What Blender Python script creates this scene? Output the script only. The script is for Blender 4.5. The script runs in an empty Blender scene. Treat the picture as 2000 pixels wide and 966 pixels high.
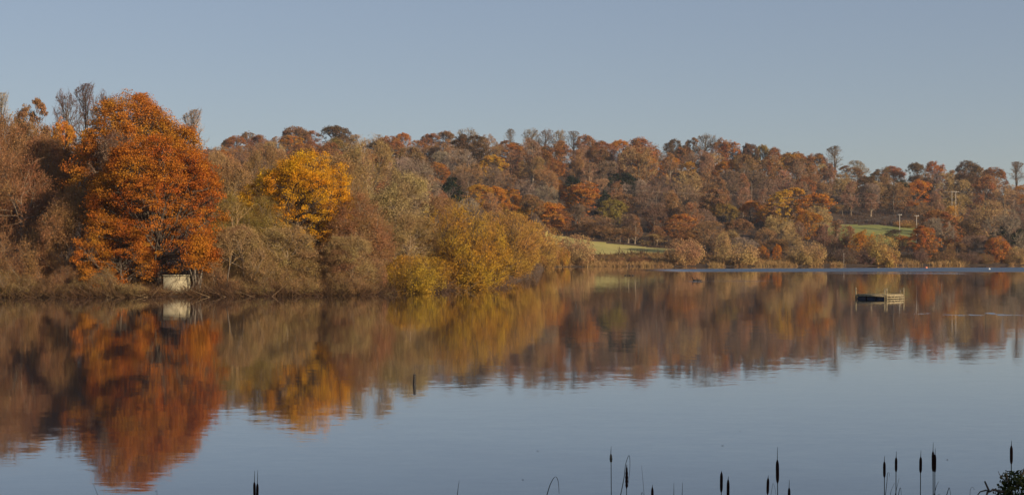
import bpy, math, random
import numpy as np
from mathutils import Vector

# ------------------------------------------------------------------ basics
F = 2750.0            # focal length in photo pixels (photo 2000 px wide)
CZ = 4.4              # eye height above the lake
HOR = 490.0
scene = bpy.context.scene
COL = scene.collection
HAZE = .0001
RNG = np.random.default_rng(7)
random.seed(7)

def W(u, y, Y):
    return ((u - 1000.0) / F * Y, Y, CZ - (y - HOR) / F * Y)

def U(X, Y):
    return X / Y * F + 1000.0

def tag(o, label=None, cat=None, group=None, kind=None):
    if label: o['label'] = label
    if cat: o['category'] = cat
    if group: o['group'] = group
    if kind: o['kind'] = kind
    return o

def empty(name, loc=(0, 0, 0), rz=0.0, s=1.0):
    o = bpy.data.objects.new(name, None)
    COL.objects.link(o)
    o.location = loc
    o.rotation_euler = (0, 0, rz)
    o.scale = (s, s, s) if not hasattr(s, '__len__') else s
    o.empty_display_size = 0.3
    return o

class MB:
    """collects vertices and faces (numpy) and builds one mesh"""
    def __init__(self):
        self.v = []; self.q = []; self.t = []; self.n = 0; self.qa = []; self.ta = []
    def add(self, v, q=None, t=None, attr=None):
        v = np.asarray(v, dtype=np.float64).reshape(-1, 3)
        if q is not None and len(q):
            q = np.asarray(q, dtype=np.int64).reshape(-1, 4)
            self.q.append(q + self.n)
            self.qa.append(np.zeros(len(q)) + .5 if attr is None else np.asarray(attr, float))
        if t is not None and len(t):
            t = np.asarray(t, dtype=np.int64).reshape(-1, 3)
            self.t.append(t + self.n)
            self.ta.append(np.zeros(len(t)) + .5 if (attr is None or (q is not None and len(q))) else np.asarray(attr, float))
        self.v.append(v); self.n += len(v)
        return self
    def box(self, c, s, rz=0.0, tilt=None):
        x, y, z = s[0] / 2, s[1] / 2, s[2] / 2
        v = np.array([[-x,-y,-z],[x,-y,-z],[x,y,-z],[-x,y,-z],[-x,-y,z],[x,-y,z],[x,y,z],[-x,y,z]])
        if tilt is not None:
            a, b = tilt
            ca, sa = math.cos(a), math.sin(a); cb, sb = math.cos(b), math.sin(b)
            v = v @ np.array([[1,0,0],[0,ca,-sa],[0,sa,ca]]).T
            v = v @ np.array([[cb,0,sb],[0,1,0],[-sb,0,cb]]).T
        c_, s_ = math.cos(rz), math.sin(rz)
        v = v @ np.array([[c_,-s_,0],[s_,c_,0],[0,0,1]]).T + np.array(c)
        self.add(v, [[0,3,2,1],[4,5,6,7],[0,1,5,4],[1,2,6,5],[2,3,7,6],[3,0,4,7]])
        return self
    def tubes(self, pts, r, sides=6, cap=False, attr=None):
        pts = np.asarray(pts, float); r = np.asarray(r, float)
        if pts.ndim == 2: pts = pts[None]; r = r[None]
        n, K, _ = pts.shape
        tan = np.gradient(pts, axis=1)
        tan /= np.linalg.norm(tan, axis=2, keepdims=True) + 1e-9
        ref = np.where(np.abs(tan[..., 2:3]) > 0.9, np.array([1., 0, 0]), np.array([0, 0, 1.]))
        # keep one reference per tube so that rings do not twist
        ref = np.repeat(ref[:, :1], K, axis=1)
        b1 = np.cross(tan, ref); b1 /= np.linalg.norm(b1, axis=2, keepdims=True) + 1e-9
        b2 = np.cross(tan, b1)
        a = np.arange(sides) * 2 * math.pi / sides
        ring = b1[:, :, None, :] * np.cos(a)[None, None, :, None] + b2[:, :, None, :] * np.sin(a)[None, None, :, None]
        v = pts[:, :, None, :] + ring * r[:, :, None, None]
        i, k, s = np.meshgrid(np.arange(n), np.arange(K - 1), np.arange(sides), indexing='ij')
        s2 = (s + 1) % sides
        base = i * K * sides
        q = np.stack([base + k*sides + s, base + k*sides + s2, base + (k+1)*sides + s2, base + (k+1)*sides + s], -1).reshape(-1, 4)
        at = None
        if attr is not None: at = np.repeat(attr, (K - 1) * sides)
        n0 = self.n
        self.add(v.reshape(-1, 3), q, attr=at)
        if cap:
            for j in range(n):
                for k_ in (0, K - 1):
                    idx = n0 + j*K*sides + k_*sides + np.arange(sides)
                    c = pts[j, k_]
                    self.v.append(c[None]); ci = self.n; self.n += 1
                    tt = np.stack([np.full(sides, ci), idx, np.roll(idx, -1)], -1)
                    self.t.append(tt); self.ta.append(np.zeros(sides) + .5)
        return self
    def ribbons(self, pts, w, rng, attr=None):
        n, K, _ = pts.shape
        tan = pts[:, -1] - pts[:, 0]
        tan /= np.linalg.norm(tan, axis=1, keepdims=True) + 1e-9
        side = np.cross(tan, rng.normal(size=(n, 3)))
        side /= np.linalg.norm(side, axis=1, keepdims=True) + 1e-9
        off = side[:, None, :] * w[:, :, None] * .5
        v = np.stack([pts - off, pts + off], 2)          # n,K,2,3
        i, k = np.meshgrid(np.arange(n), np.arange(K - 1), indexing='ij')
        b = i*K*2 + k*2
        q = np.stack([b, b+1, b+3, b+2], -1).reshape(-1, 4)
        self.add(v.reshape(-1, 3), q, attr=None if attr is None else np.repeat(attr, K - 1))
        return self
    def leaves(self, c, nrm, size, rng, attr=None, aspect=.62):
        """kite shaped leaf faces, bent along the midrib"""
        n = len(c)
        nrm = nrm / (np.linalg.norm(nrm, axis=1, keepdims=True) + 1e-9)
        a = np.cross(nrm, rng.normal(size=(n, 3))); a /= np.linalg.norm(a, axis=1, keepdims=True) + 1e-9
        b = np.cross(nrm, a)
        L = size[:, None]; Wd = (size * aspect * rng.uniform(.7, 1.3, n))[:, None]
        k = rng.uniform(-.12, .22, n)[:, None]
        v = np.stack([c - a*L*.5, c + b*Wd*.5 + a*L*k, c + a*L*.5, c - b*Wd*.5 + a*L*k*.6], 1)
        idx = np.arange(n)[:, None]*4 + np.arange(4)[None]
        self.add(v.reshape(-1, 3), idx, attr=attr)
        return self
    def build(self, name, mat=None, parent=None, smooth=False, color=None, link=True):
        me = bpy.data.meshes.new(name)
        v = np.concatenate(self.v) if self.v else np.zeros((0, 3))
        q = np.concatenate(self.q) if self.q else np.zeros((0, 4), int)
        t = np.concatenate(self.t) if self.t else np.zeros((0, 3), int)
        at = np.concatenate(([np.concatenate(self.qa)] if self.qa else []) + ([np.concatenate(self.ta)] if self.ta else []) + [np.zeros(0)])
        nq, nt = len(q), len(t)
        me.vertices.add(len(v)); me.vertices.foreach_set('co', v.astype(np.float32).ravel())
        me.loops.add(nq*4 + nt*3)
        me.loops.foreach_set('vertex_index', np.concatenate([q.ravel(), t.ravel()]).astype(np.int32))
        me.polygons.add(nq + nt)
        ls = np.concatenate([np.arange(nq)*4, nq*4 + np.arange(nt)*3]).astype(np.int32)
        me.polygons.foreach_set('loop_start', ls)
        if smooth:
            me.polygons.foreach_set('use_smooth', np.ones(nq + nt, dtype=bool))
        A = me.attributes.new('tint', 'FLOAT', 'FACE')
        A.data.foreach_set('value', at.astype(np.float32))
        me.update(calc_edges=True)
        if mat: me.materials.append(mat)
        o = bpy.data.objects.new(name, me)
        if color is not None: o.color = (*color, 1)
        if link: COL.objects.link(o)
        if parent: o.parent = parent
        return o

# ------------------------------------------------------------------ materials
def newmat(name):
    m = bpy.data.materials.new(name); m.use_nodes = True
    nt = m.node_tree
    for n in list(nt.nodes): nt.nodes.remove(n)
    out = nt.nodes.new('ShaderNodeOutputMaterial')
    return m, nt, out

def N(nt, typ, **kw):
    n = nt.nodes.new(typ)
    for k, v in kw.items():
        if k == 'inp':
            for kk, vv in v.items(): n.inputs[kk].default_value = vv
        else: setattr(n, k, v)
    return n

def plant_mat(name, trans=.25, vr=(.55, 1.5), hr=(.485, .52), clump=1.2, objcol=True, col=(.2, .1, .05, 1)):
    """leaf or twig surface: the object's own colour with a random shade per leaf and slow drift of hue"""
    m, nt, out = newmat(name)
    L = nt.links.new
    base = N(nt, 'ShaderNodeObjectInfo').outputs['Color'] if objcol else None
    at = N(nt, 'ShaderNodeAttribute', attribute_name='tint')
    tc = N(nt, 'ShaderNodeTexCoord')
    no = N(nt, 'ShaderNodeTexNoise', inp={'Scale': clump, 'Detail': 2.0})
    L(tc.outputs['Object'], no.inputs['Vector'])
    hsv = N(nt, 'ShaderNodeHueSaturation')
    mv = N(nt, 'ShaderNodeMapRange', inp={'To Min': vr[0], 'To Max': vr[1]})
    L(at.outputs['Fac'], mv.inputs['Value'])
    mh = N(nt, 'ShaderNodeMapRange', inp={'From Min': .3, 'From Max': .7, 'To Min': hr[0], 'To Max': hr[1]})
    L(no.outputs['Fac'], mh.inputs['Value'])
    L(mv.outputs['Result'], hsv.inputs['Value']); L(mh.outputs['Result'], hsv.inputs['Hue'])
    if base: L(base, hsv.inputs['Color'])
    else: hsv.inputs['Color'].default_value = col
    d = N(nt, 'ShaderNodeBsdfDiffuse')
    L(hsv.outputs['Color'], d.inputs['Color'])
    if trans > 0:
        t = N(nt, 'ShaderNodeBsdfTranslucent'); L(hsv.outputs['Color'], t.inputs['Color'])
        mx = N(nt, 'ShaderNodeMixShader', inp={'Fac': trans})
        L(d.outputs[0], mx.inputs[1]); L(t.outputs[0], mx.inputs[2]); L(mx.outputs[0], out.inputs['Surface'])
    else:
        L(d.outputs[0], out.inputs['Surface'])
    return m

def solid_mat(name, c1, c2, scale=8.0, rough=.8, stretch=(1, 1, 1), bump=.0, detail=5.0, lo=.35, hi=.65, spec=.3):
    m, nt, out = newmat(name); L = nt.links.new
    tc = N(nt, 'ShaderNodeTexCoord'); mp = N(nt, 'ShaderNodeMapping'); mp.inputs['Scale'].default_value = stretch
    no = N(nt, 'ShaderNodeTexNoise', inp={'Scale': scale, 'Detail': detail, 'Roughness': .6})
    L(tc.outputs['Object'], mp.inputs['Vector']); L(mp.outputs[0], no.inputs['Vector'])
    cr = N(nt, 'ShaderNodeValToRGB')
    cr.color_ramp.elements[0].position = lo; cr.color_ramp.elements[1].position = hi
    cr.color_ramp.elements[0].color = (*c1, 1); cr.color_ramp.elements[1].color = (*c2, 1)
    L(no.outputs['Fac'], cr.inputs['Fac'])
    b = N(nt, 'ShaderNodeBsdfPrincipled', inp={'Roughness': rough, 'Specular IOR Level': spec})
    L(cr.outputs['Color'], b.inputs['Base Color'])
    if bump:
        bp = N(nt, 'ShaderNodeBump', inp={'Strength': bump, 'Distance': .02})
        L(no.outputs['Fac'], bp.inputs['Height']); L(bp.outputs[0], b.inputs['Normal'])
    L(b.outputs[0], out.inputs['Surface'])
    return m

M_LEAF = plant_mat('leaf', .28, (.5, 1.45), (.482, .518), .35)
M_TWIG = plant_mat('twig', 0.0, (.55, 1.5), (.49, .512), .3)
M_BARK = solid_mat('bark', (.055, .04, .03), (.15, .115, .085), 3.0, .9, (1, 1, .25))
M_BARKM = solid_mat('twiggy_bark', (.14, .10, .07), (.29, .225, .16), 2.0, .9, (1, 1, .25))
M_BARKP = solid_mat('pale_bark', (.19, .15, .115), (.34, .29, .23), 3.0, .9, (1, 1, .3))
M_FLOOR = solid_mat('woodland_floor', (.04, .025, .016), (.10, .06, .032), .25, .95, detail=8)
M_GRASS = solid_mat('meadow_grass', (.36, .31, .085), (.47, .385, .125), .12, .95, (1, 1, 1), detail=8)
M_GREEN = solid_mat('pasture_grass', (.20, .21, .045), (.30, .285, .08), .08, .95, detail=8)
M_REED = plant_mat('reed', .2, (.6, 1.35), (.49, .51), .2)
M_WOODL = solid_mat('weathered_timber', (.17, .13, .075), (.38, .31, .19), 6, .8, (1, 1, 1), .3)
M_WOODD = solid_mat('wet_timber', (.015, .013, .012), (.035, .03, .027), 12, .6)
M_DRUM = solid_mat('blue_plastic', (.010, .014, .035), (.016, .024, .06), 5, .45)
M_CONC = solid_mat('pale_concrete', (.24, .205, .135), (.46, .40, .27), 1.6, .9, (1, 1, .6), .2, detail=8)
M_DARKG = solid_mat('dark_interior', (.01, .009, .008), (.02, .018, .015), 3, .9)
M_HEAD = solid_mat('seed_head_velvet', (.018, .008, .006), (.04, .018, .011), 160, 1.0, bump=.4, spec=.05)
M_STEM = solid_mat('cattail_stem', (.02, .024, .016), (.05, .05, .03), 18, .7, (1, 1, .1), spec=.15)
M_FLUFF = solid_mat('seed_fluff', (.06, .045, .03), (.22, .17, .11), 60, 1.0, spec=.05)
M_POLE = solid_mat('utility_pole_wood', (.34, .29, .24), (.5, .44, .37), 3, .85, (1, 1, .2))
M_WIRE = solid_mat('wire_metal', (.3, .28, .25), (.42, .39, .35), 2, .5)
M_BUOYR = solid_mat('buoy_orange', (.75, .22, .12), (.85, .33, .2), 4, .5)
M_BUOYW = solid_mat('buoy_white', (.75, .75, .72), (.85, .85, .82), 4, .5)
M_DUCKD = solid_mat('dark_plumage', (.02, .015, .012), (.05, .035, .025), 12, .8)
M_DUCKP = solid_mat('pale_plumage', (.55, .5, .42), (.8, .76, .68), 9, .8)
M_IVY = plant_mat('ivy_leaf', .15, (.5, 1.6), (.46, .54), 9.0)
M_BANK = solid_mat('bank_soil', (.03, .025, .015), (.08, .07, .035), 1.5, .95)

# ------------------------------------------------------------------ terrain
SH_U = [-900, -300, 0, 400, 700, 860, 940, 1000, 1035, 1055, 1080, 1200, 1500, 1750, 2000, 2900]
SH_Y = [134, 134, 134, 136, 141, 153, 165, 192, 250, 330, 388, 400, 403, 424, 440, 452]
def shore(u): return np.interp(u, SH_U, SH_Y)

PROF = {
 -900: [(134,0),(150,1.5),(250,12),(400,26),(700,45),(900,46)],
 -300: [(134,0),(150,1.5),(250,12),(400,28),(700,45),(900,46)],
  100: [(134,0),(150,1.4),(250,10),(400,27),(600,41),(900,43)],
  420: [(136,0),(152,1.2),(250,6),(400,20),(700,54.5),(850,57),(1000,57)],
  700: [(141,0),(155,1),(250,5),(400,15),(700,52),(800,57.5),(1000,58)],
  860: [(153,0),(165,1),(300,4),(400,10),(700,50),(800,57),(1000,58)],
 1000: [(192,0),(202,.8),(400,5),(480,12),(700,48),(800,55),(1000,56)],
 1080: [(388,0),(394,.7),(425,4.5),(485,10.0),(520,14),(700,47),(800,54),(1000,56)],
 1300: [(401,0),(407,.6),(425,2.5),(485,6.0),(520,9),(700,43),(800,50),(1000,52)],
 1500: [(403,0),(409,.6),(480,4),(540,10),(700,40),(800,46),(1000,49)],
 1700: [(420,0),(426,.6),(480,4),(520,8),(600,16.5),(720,33),(800,40),(1000,43)],
 2000: [(440,0),(446,.6),(520,7),(600,14),(720,30),(800,36),(1000,38)],
 2900: [(452,0),(460,.6),(520,6),(600,12),(720,26),(800,32),(1000,34)],
}
PU = sorted(PROF)
def terrain(u, Y):
    u = np.atleast_1d(np.asarray(u, float)); Y = np.atleast_1d(np.asarray(Y, float))
    u, Y = np.broadcast_arrays(u, Y)
    s = Y - shore(u)
    cols = []
    for pu in PU:
        ys, zs = zip(*PROF[pu]); y0 = float(shore(pu))
        ss = np.array(ys) - y0; ss[0] = 0
        cols.append(np.interp(s, ss, zs))
    cols = np.stack(cols, 0)
    k = np.clip(np.searchsorted(PU, u) - 1, 0, len(PU) - 2)
    a = np.array(PU)[k]; b = np.array(PU)[k + 1]
    t = np.clip((u - a) / (b - a), 0, 1); t = t*t*(3 - 2*t)
    z = np.take_along_axis(cols, k[None], 0)[0]*(1 - t) + np.take_along_axis(cols, (k + 1)[None], 0)[0]*t
    X = (u - 1000)/F*Y
    bump = .5*np.sin(X*.09 + 1.3)*np.sin(Y*.07) + .35*np.sin(X*.21 + Y*.13)
    z = z + bump*np.clip(s/40, 0, 1)*.6
    return np.where(s < 0, np.maximum(-1.5, s*.25), z)
def tz(u, Y): return float(terrain(u, Y)[0])

us = np.concatenate([np.arange(-900, -100, 40), np.arange(-100, 2120, 6), np.arange(2120, 2901, 40)]).astype(float)
sv = np.concatenate([[-8, -3, -.6, 0, .5, 1.2, 2.2, 3.5], np.arange(5, 60, 2.5), np.arange(60, 460, 4), [480, 520, 600, 800, 1300, 2600]])
UU, SS = np.meshgrid(us, sv, indexing='ij')
YY = shore(UU) + SS
ZZ = terrain(UU, YY)
nsu, nsv = UU.shape
V = np.stack([(UU - 1000)/F*YY, YY, ZZ], -1).reshape(-1, 3)
ii, jj = np.meshgrid(np.arange(nsu - 1), np.arange(nsv - 1), indexing='ij')
Q = np.stack([ii*nsv + jj, (ii + 1)*nsv + jj, (ii + 1)*nsv + jj + 1, ii*nsv + jj + 1], -1).reshape(-1, 4)
uc = (UU[:-1, :-1] + 3).ravel(); sc_ = ((SS[:-1, :-1] + SS[:-1, 1:])/2).ravel(); yc = shore(uc) + sc_

def in_meadow(u, Y):
    lo = np.interp(u, [1060, 1150, 1300, 1330], [402, 424, 440, 456])
    hi = np.interp(u, [1060, 1080, 1300, 1330], [456, 482, 478, 464])
    return (u > 1062) & (u < 1325) & (Y > lo) & (Y < hi)
def in_pasture(u, Y):
    return (u > 1615) & (u < 1790) & (Y > 505) & (Y < 588)
def in_heath(u, Y):           # open slope on the hilltop
    return (u > 400) & (u < 500) & (Y > 560)
def in_bracken(u, Y):         # open bracken slope at the right
    return (u > 1885) & (u < 2100) & (Y > 560) & (Y < 660)
mead = in_meadow(uc, yc); past = in_pasture(uc, yc)
def sub(name, mask, mat, kind='structure'):
    f = Q[mask]; idx, inv = np.unique(f.ravel(), return_inverse=True)
    mb = MB(); mb.add(V[idx], inv.reshape(-1, 4))
    return tag(mb.build(name, mat, smooth=True), kind=kind)
sub('hillside', ~(mead | past), M_FLOOR)
sub('meadow', mead, M_GRASS)
sub('field', past, M_GREEN)

# near bank below the camera
bu = np.linspace(-60, 60, 61); bv = np.array([-40, -20, -6, -1, 1, 3, 5, 7, 9, 10.4, 11.5, 13, 16, 20])
bz = np.array([3.2, 2.9, 2.8, 2.75, 2.7, 2.3, 1.7, 1.1, .55, .15, -.15, -.5, -1.0, -1.4])
BX, BY = np.meshgrid(bu, bv, indexing='ij'); BZ = np.tile(bz, (61, 1)) + .12*np.sin(BX*1.1 + BY*.7)
ii, jj = np.meshgrid(np.arange(60), np.arange(len(bv) - 1), indexing='ij'); nb = len(bv)
mb = MB(); mb.add(np.stack([BX, BY, BZ], -1).reshape(-1, 3), np.stack([ii*nb + jj, (ii+1)*nb + jj, (ii+1)*nb + jj+1, ii*nb + jj+1], -1).reshape(-1, 4))
tag(mb.build('bank', M_BANK, smooth=True), kind='structure')

# ------------------------------------------------------------------ water
def water_mat():
    m, nt, out = newmat('lake_water'); L = nt.links.new
    tc = N(nt, 'ShaderNodeTexCoord')
    def slope(scale, amp, stretch, detail=2.0):
        mp = N(nt, 'ShaderNodeMapping'); mp.inputs['Scale'].default_value = stretch
        L(tc.outputs['Object'], mp.inputs['Vector'])
        no = N(nt, 'ShaderNodeTexNoise', inp={'Scale': scale, 'Detail': detail})
        L(mp.outputs[0], no.inputs['Vector'])
        s = N(nt, 'ShaderNodeVectorMath', operation='SUBTRACT'); s.inputs[1].default_value = (.5, .5, .5)
        L(no.outputs['Color'], s.inputs[0])
        k = N(nt, 'ShaderNodeVectorMath', operation='MULTIPLY'); k.inputs[1].default_value = (amp*.45, amp, 0)
        L(s.outputs[0], k.inputs[0])
        return k.outputs[0]
    def vadd(a, b):
        n = N(nt, 'ShaderNodeVectorMath', operation='ADD'); L(a, n.inputs[0]); L(b, n.inputs[1]); return n.outputs[0]
    def math_(op, a, b=None, c=None):
        n = N(nt, 'ShaderNodeMath', operation=op)
        for i, x in enumerate((a, b, c)):
            if x is None: continue
            if isinstance(x, (int, float)): n.inputs[i].default_value = x
            else: L(x, n.inputs[i])
        return n.outputs[0]
    def ramp(x, a, b):
        n = N(nt, 'ShaderNodeMapRange', interpolation_type='SMOOTHSTEP', inp={'From Min': a, 'From Max': b}); L(x, n.inputs['Value']); return n.outputs[0]
    # areas of calm and of light air, from slow noise
    mp = N(nt, 'ShaderNodeMapping'); mp.inputs['Scale'].default_value = (.012, .05, 1); L(tc.outputs['Object'], mp.inputs['Vector'])
    slow = N(nt, 'ShaderNodeTexNoise', inp={'Scale': 1.0, 'Detail': 3.0}); L(mp.outputs[0], slow.inputs['Vector'])
    calm = N(nt, 'ShaderNodeMapRange', inp={'From Min': .35, 'From Max': .68, 'To Min': .45, 'To Max': 1.5}); L(slow.outputs['Fac'], calm.inputs['Value'])
    sl = vadd(vadd(slope(.45, .0055, (.6, 1.3, 1)), slope(2.2, .011, (.45, 1.4, 1))), slope(8.0, .014, (.5, 1.3, 1)))
    sc = N(nt, 'ShaderNodeVectorMath', operation='SCALE'); L(sl, sc.inputs[0]); L(calm.outputs[0], sc.inputs['Scale'])
    # cat's-paw: a band of wind-ruffled water off the far shore
    sp = N(nt, 'ShaderNodeSeparateXYZ'); L(tc.outputs['Object'], sp.inputs[0])
    X, Y = sp.outputs['X'], sp.outputs['Y']
    mp2 = N(nt, 'ShaderNodeMapping'); mp2.inputs['Scale'].default_value = (.03, .1, 1); L(tc.outputs['Object'], mp2.inputs['Vector'])
    wob = N(nt, 'ShaderNodeTexNoise', inp={'Scale': 1.0, 'Detail': 4.0}); L(mp2.outputs[0], wob.inputs['Vector'])
    Yw = math_('ADD', Y, math_('MULTIPLY', math_('SUBTRACT', wob.outputs['Fac'], .5), 26.0))
    hiY = math_('ADD', 330.0, math_('MULTIPLY', X, .38))
    b1 = math_('MULTIPLY', math_('MULTIPLY', ramp(Yw, 296, 303), ramp(math_('SUBTRACT', hiY, Yw), -4, 6)), ramp(X, 26, 46))
    b2 = math_('MULTIPLY', math_('MULTIPLY', ramp(Yw, 272, 276), ramp(math_('SUBTRACT', 281.0, Yw), 0, 3)), math_('MULTIPLY', ramp(X, 52, 66), ramp(math_('SUBTRACT', 92.0, X), 0, 8)))
    b3 = math_('MULTIPLY', math_('MULTIPLY', ramp(Yw, 203.5, 205), ramp(math_('SUBTRACT', 207.0, Yw), 0, 1.2)), math_('MULTIPLY', ramp(X, 24, 27), ramp(math_('SUBTRACT', 42.0, X), 0, 8)))
    mp3 = N(nt, 'ShaderNodeMapping'); mp3.inputs['Scale'].default_value = (.9, .5, 1); L(tc.outputs['Object'], mp3.inputs['Vector'])
    wb3 = N(nt, 'ShaderNodeTexNoise', inp={'Scale': 1.0, 'Detail': 3.0}); L(mp3.outputs[0], wb3.inputs['Vector'])
    b4 = math_('MULTIPLY', math_('MULTIPLY', ramp(Y, 95.5, 97), ramp(math_('SUBTRACT', 101.0, Y), 0, 1.5)), math_('MULTIPLY', ramp(X, 27, 31), ramp(wb3.outputs['Fac'], .57, .64)))
    b3 = math_('ADD', b3, math_('MULTIPLY', b4, 1.4))
    band = math_('MINIMUM', math_('ADD', math_('ADD', b1, math_('MULTIPLY', b2, .8)), math_('MULTIPLY', b3, .5)), 1.0)
    rough = math_('ADD', .035, math_('MULTIPLY', band, .36))
    wv = N(nt, 'ShaderNodeCombineXYZ', inp={'Z': 1.0}); L(math_('MULTIPLY', band, -.085), wv.inputs['Y'])   # wavelets seen at a low angle show their near faces
    up = N(nt, 'ShaderNodeVectorMath', operation='ADD'); L(wv.outputs[0], up.inputs[1]); L(sc.outputs[0], up.inputs[0])
    nm = N(nt, 'ShaderNodeVectorMath', operation='NORMALIZE'); L(up.outputs[0], nm.inputs[0])
    b = N(nt, 'ShaderNodeBsdfPrincipled', inp={'Base Color': (.012, .024, .04, 1), 'IOR': 1.333, 'Specular IOR Level': .5, 'Coat Weight': .7, 'Coat IOR': 1.33})
    L(rough, b.inputs['Roughness']); L(nm.outputs[0], b.inputs['Normal']); L(rough, b.inputs['Coat Roughness']); L(nm.outputs[0], b.inputs['Coat Normal'])
    L(b.outputs[0], out.inputs['Surface'])
    return m
mb = MB(); mb.add([[-900, -60, 0], [900, -60, 0], [900, 520, 0], [-900, 520, 0]], [[0, 1, 2, 3]])
tag(mb.build('water', water_mat()), kind='structure')

# ------------------------------------------------------------------ tree growing
def norm(a): return a / (np.linalg.norm(a, axis=-1, keepdims=True) + 1e-9)

class Env:
    def __init__(self, c, rx, rz, rng, lump=.18, n=14, k=6, ry=None):
        self.c = np.array([0, 0, c]); self.r = np.array([rx, rx if ry is None else ry, rz])
        self.v = norm(rng.normal(size=(n, 3))); self.a = rng.uniform(-lump, lump, n); self.k = k
    def e(self, p):
        q = (p - self.c)/self.r
        d = norm(q)
        f = 1 + (np.maximum(0, d @ self.v.T)**self.k) @ self.a
        return np.linalg.norm(q, axis=-1)/f

def curves(p0, d, L, K, rng, up=0.0, wob=.25):
    n = len(p0)
    t = np.linspace(0, 1, K)
    dirs = d[:, None, :] + np.array([0, 0, 1.])*(np.asarray(up).reshape(-1, 1)*t[None])[:, :, None] + np.cumsum(rng.normal(size=(n, K, 3))*wob/math.sqrt(K), axis=1)
    dirs = norm(dirs)
    step = dirs[:, :-1]*(L/(K - 1))[:, None, None]
    return np.concatenate([p0[:, None], p0[:, None] + np.cumsum(step, 1)], 1)

def fit(p0, d, L, env, up=0.0):
    best = np.full(len(p0), .12)
    for t in np.linspace(.1, 1, 16):
        ok = env.e(p0 + d*(L*t)[:, None]) < 1
        best = np.where(ok, t, best)
    return L*best

def spawn(par, m, rng, t0, t1, ang, upb):
    """children on parent curves: points, directions"""
    n, K, _ = par.shape
    i = np.repeat(np.arange(n), m); N_ = len(i)
    t = rng.uniform(t0, t1, N_)*(K - 1)
    k = np.minimum(t.astype(int), K - 2); f = (t - k)[:, None]
    a, b = par[i, k], par[i, k + 1]
    p = a*(1 - f) + b*f
    tan = norm(b - a)
    per = norm(np.cross(tan, rng.normal(size=(N_, 3))))
    an = rng.normal(ang, .22, N_)[:, None]
    d = norm(tan*np.cos(an) + per*np.sin(an) + np.array([0, 0, 1.])*upb)
    return i, p, d, t/(K - 1)

def skeleton(rng, H, env, form='spread', n1=14, n2=7, n3=6, n4=0, lean=0.0):
    """trunk, limbs, branches, twigs as arrays of curves"""
    R0 = H*.022
    lv = []
    if form == 'bush':
        n0 = n1
        a = rng.uniform(0, 2*math.pi, n0); el = np.arccos(rng.uniform(.05, 1, n0))
        d = np.stack([np.sin(el)*np.cos(a), np.sin(el)*np.sin(a), np.cos(el)], -1)
        p0 = np.stack([np.cos(a), np.sin(a), np.zeros(n0)], -1)*rng.uniform(0, .12, n0)[:, None]*env.r[0]
        p0[:, 2] = -.2
        L = fit(p0 + np.array([0, 0, .3]), d, np.full(n0, H*1.1), env)
        c0 = curves(p0, d, L, 5, rng, .15, .3)
        lv.append((c0, np.outer(np.full(n0, H*.009), np.linspace(1, .3, 5))))
    else:
        top = H*(.93 if form == 'upright' else .72)
        K = 8
        t = np.linspace(0, 1, K)
        tr = np.stack([lean*t*H*.3 + np.cumsum(rng.normal(size=K))*H*.008, np.cumsum(rng.normal(size=K))*H*.008, t*top - .3], -1)
        c0 = tr[None]
        lv.append((c0, np.outer([R0], np.array([1.35, 1, .92, .84, .74, .6, .42, .2]))))
        lo = max(.12, (env.c[2] - env.r[2]*.92)/top)
        i, p, d, tt = spawn(c0, n1, rng, lo, 1.0, .62 if form == 'upright' else 1.05, .15)
        if form != 'upright':
            d = norm(d + np.array([0, 0, 1.])*(-.35 + .75*tt)[:, None])
        L = np.full(n1, env.r[0]*1.5 if form != 'upright' else H*.42)
        L = fit(p, d, L, env)
        c1 = curves(p, d, L, 6, rng, .45 if form == 'upright' else .05 + .25*tt, .4)
        rad = R0*.5*(1 - .6*tt)
        lv.append((c1, rad[:, None]*np.linspace(1, .3, 6)[None]))
    par = lv[-1][0]
    i, p, d, tt = spawn(par, n2, rng, .22, 1.0, .75, .12)
    L = fit(p, d, np.full(len(p), env.r[0]*.62)*rng.uniform(.6, 1.2, len(p)), env)
    c2 = curves(p, d, L, 5, rng, .15, .45)
    lv.append((c2, (H*.0036)*rng.uniform(.7, 1.3, len(p))[:, None]*np.linspace(1, .35, 5)[None]))
    i, p, d, tt = spawn(c2, n3, rng, .2, 1.0, .7, .08)
    L = fit(p, d, np.full(len(p), env.r[0]*.28)*rng.uniform(.5, 1.3, len(p)), env)
    c3 = curves(p, d, L, 4, rng, .1, .5)
    lv.append((c3, (H*.0016)*rng.uniform(.7, 1.3, len(p))[:, None]*np.linspace(1, .4, 4)[None]))
    if n4:
        i, p, d, tt = spawn(c3, n4, rng, .15, 1.0, .65, .05)
        L = fit(p, d, np.full(len(p), env.r[0]*.15)*rng.uniform(.5, 1.4, len(p)), env)
        c4 = curves(p, d, L, 3, rng, .1, .5)
        lv.append((c4, (H*.0009)*rng.uniform(.7, 1.3, len(p))[:, None]*np.linspace(1, .4, 3)[None]))
    return lv

class Proto:
    """mesh data for one tree of height H; copies scale it"""
    def __init__(self, H, rx, parts): self.H = H; self.rx = rx; self.parts = parts

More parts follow.
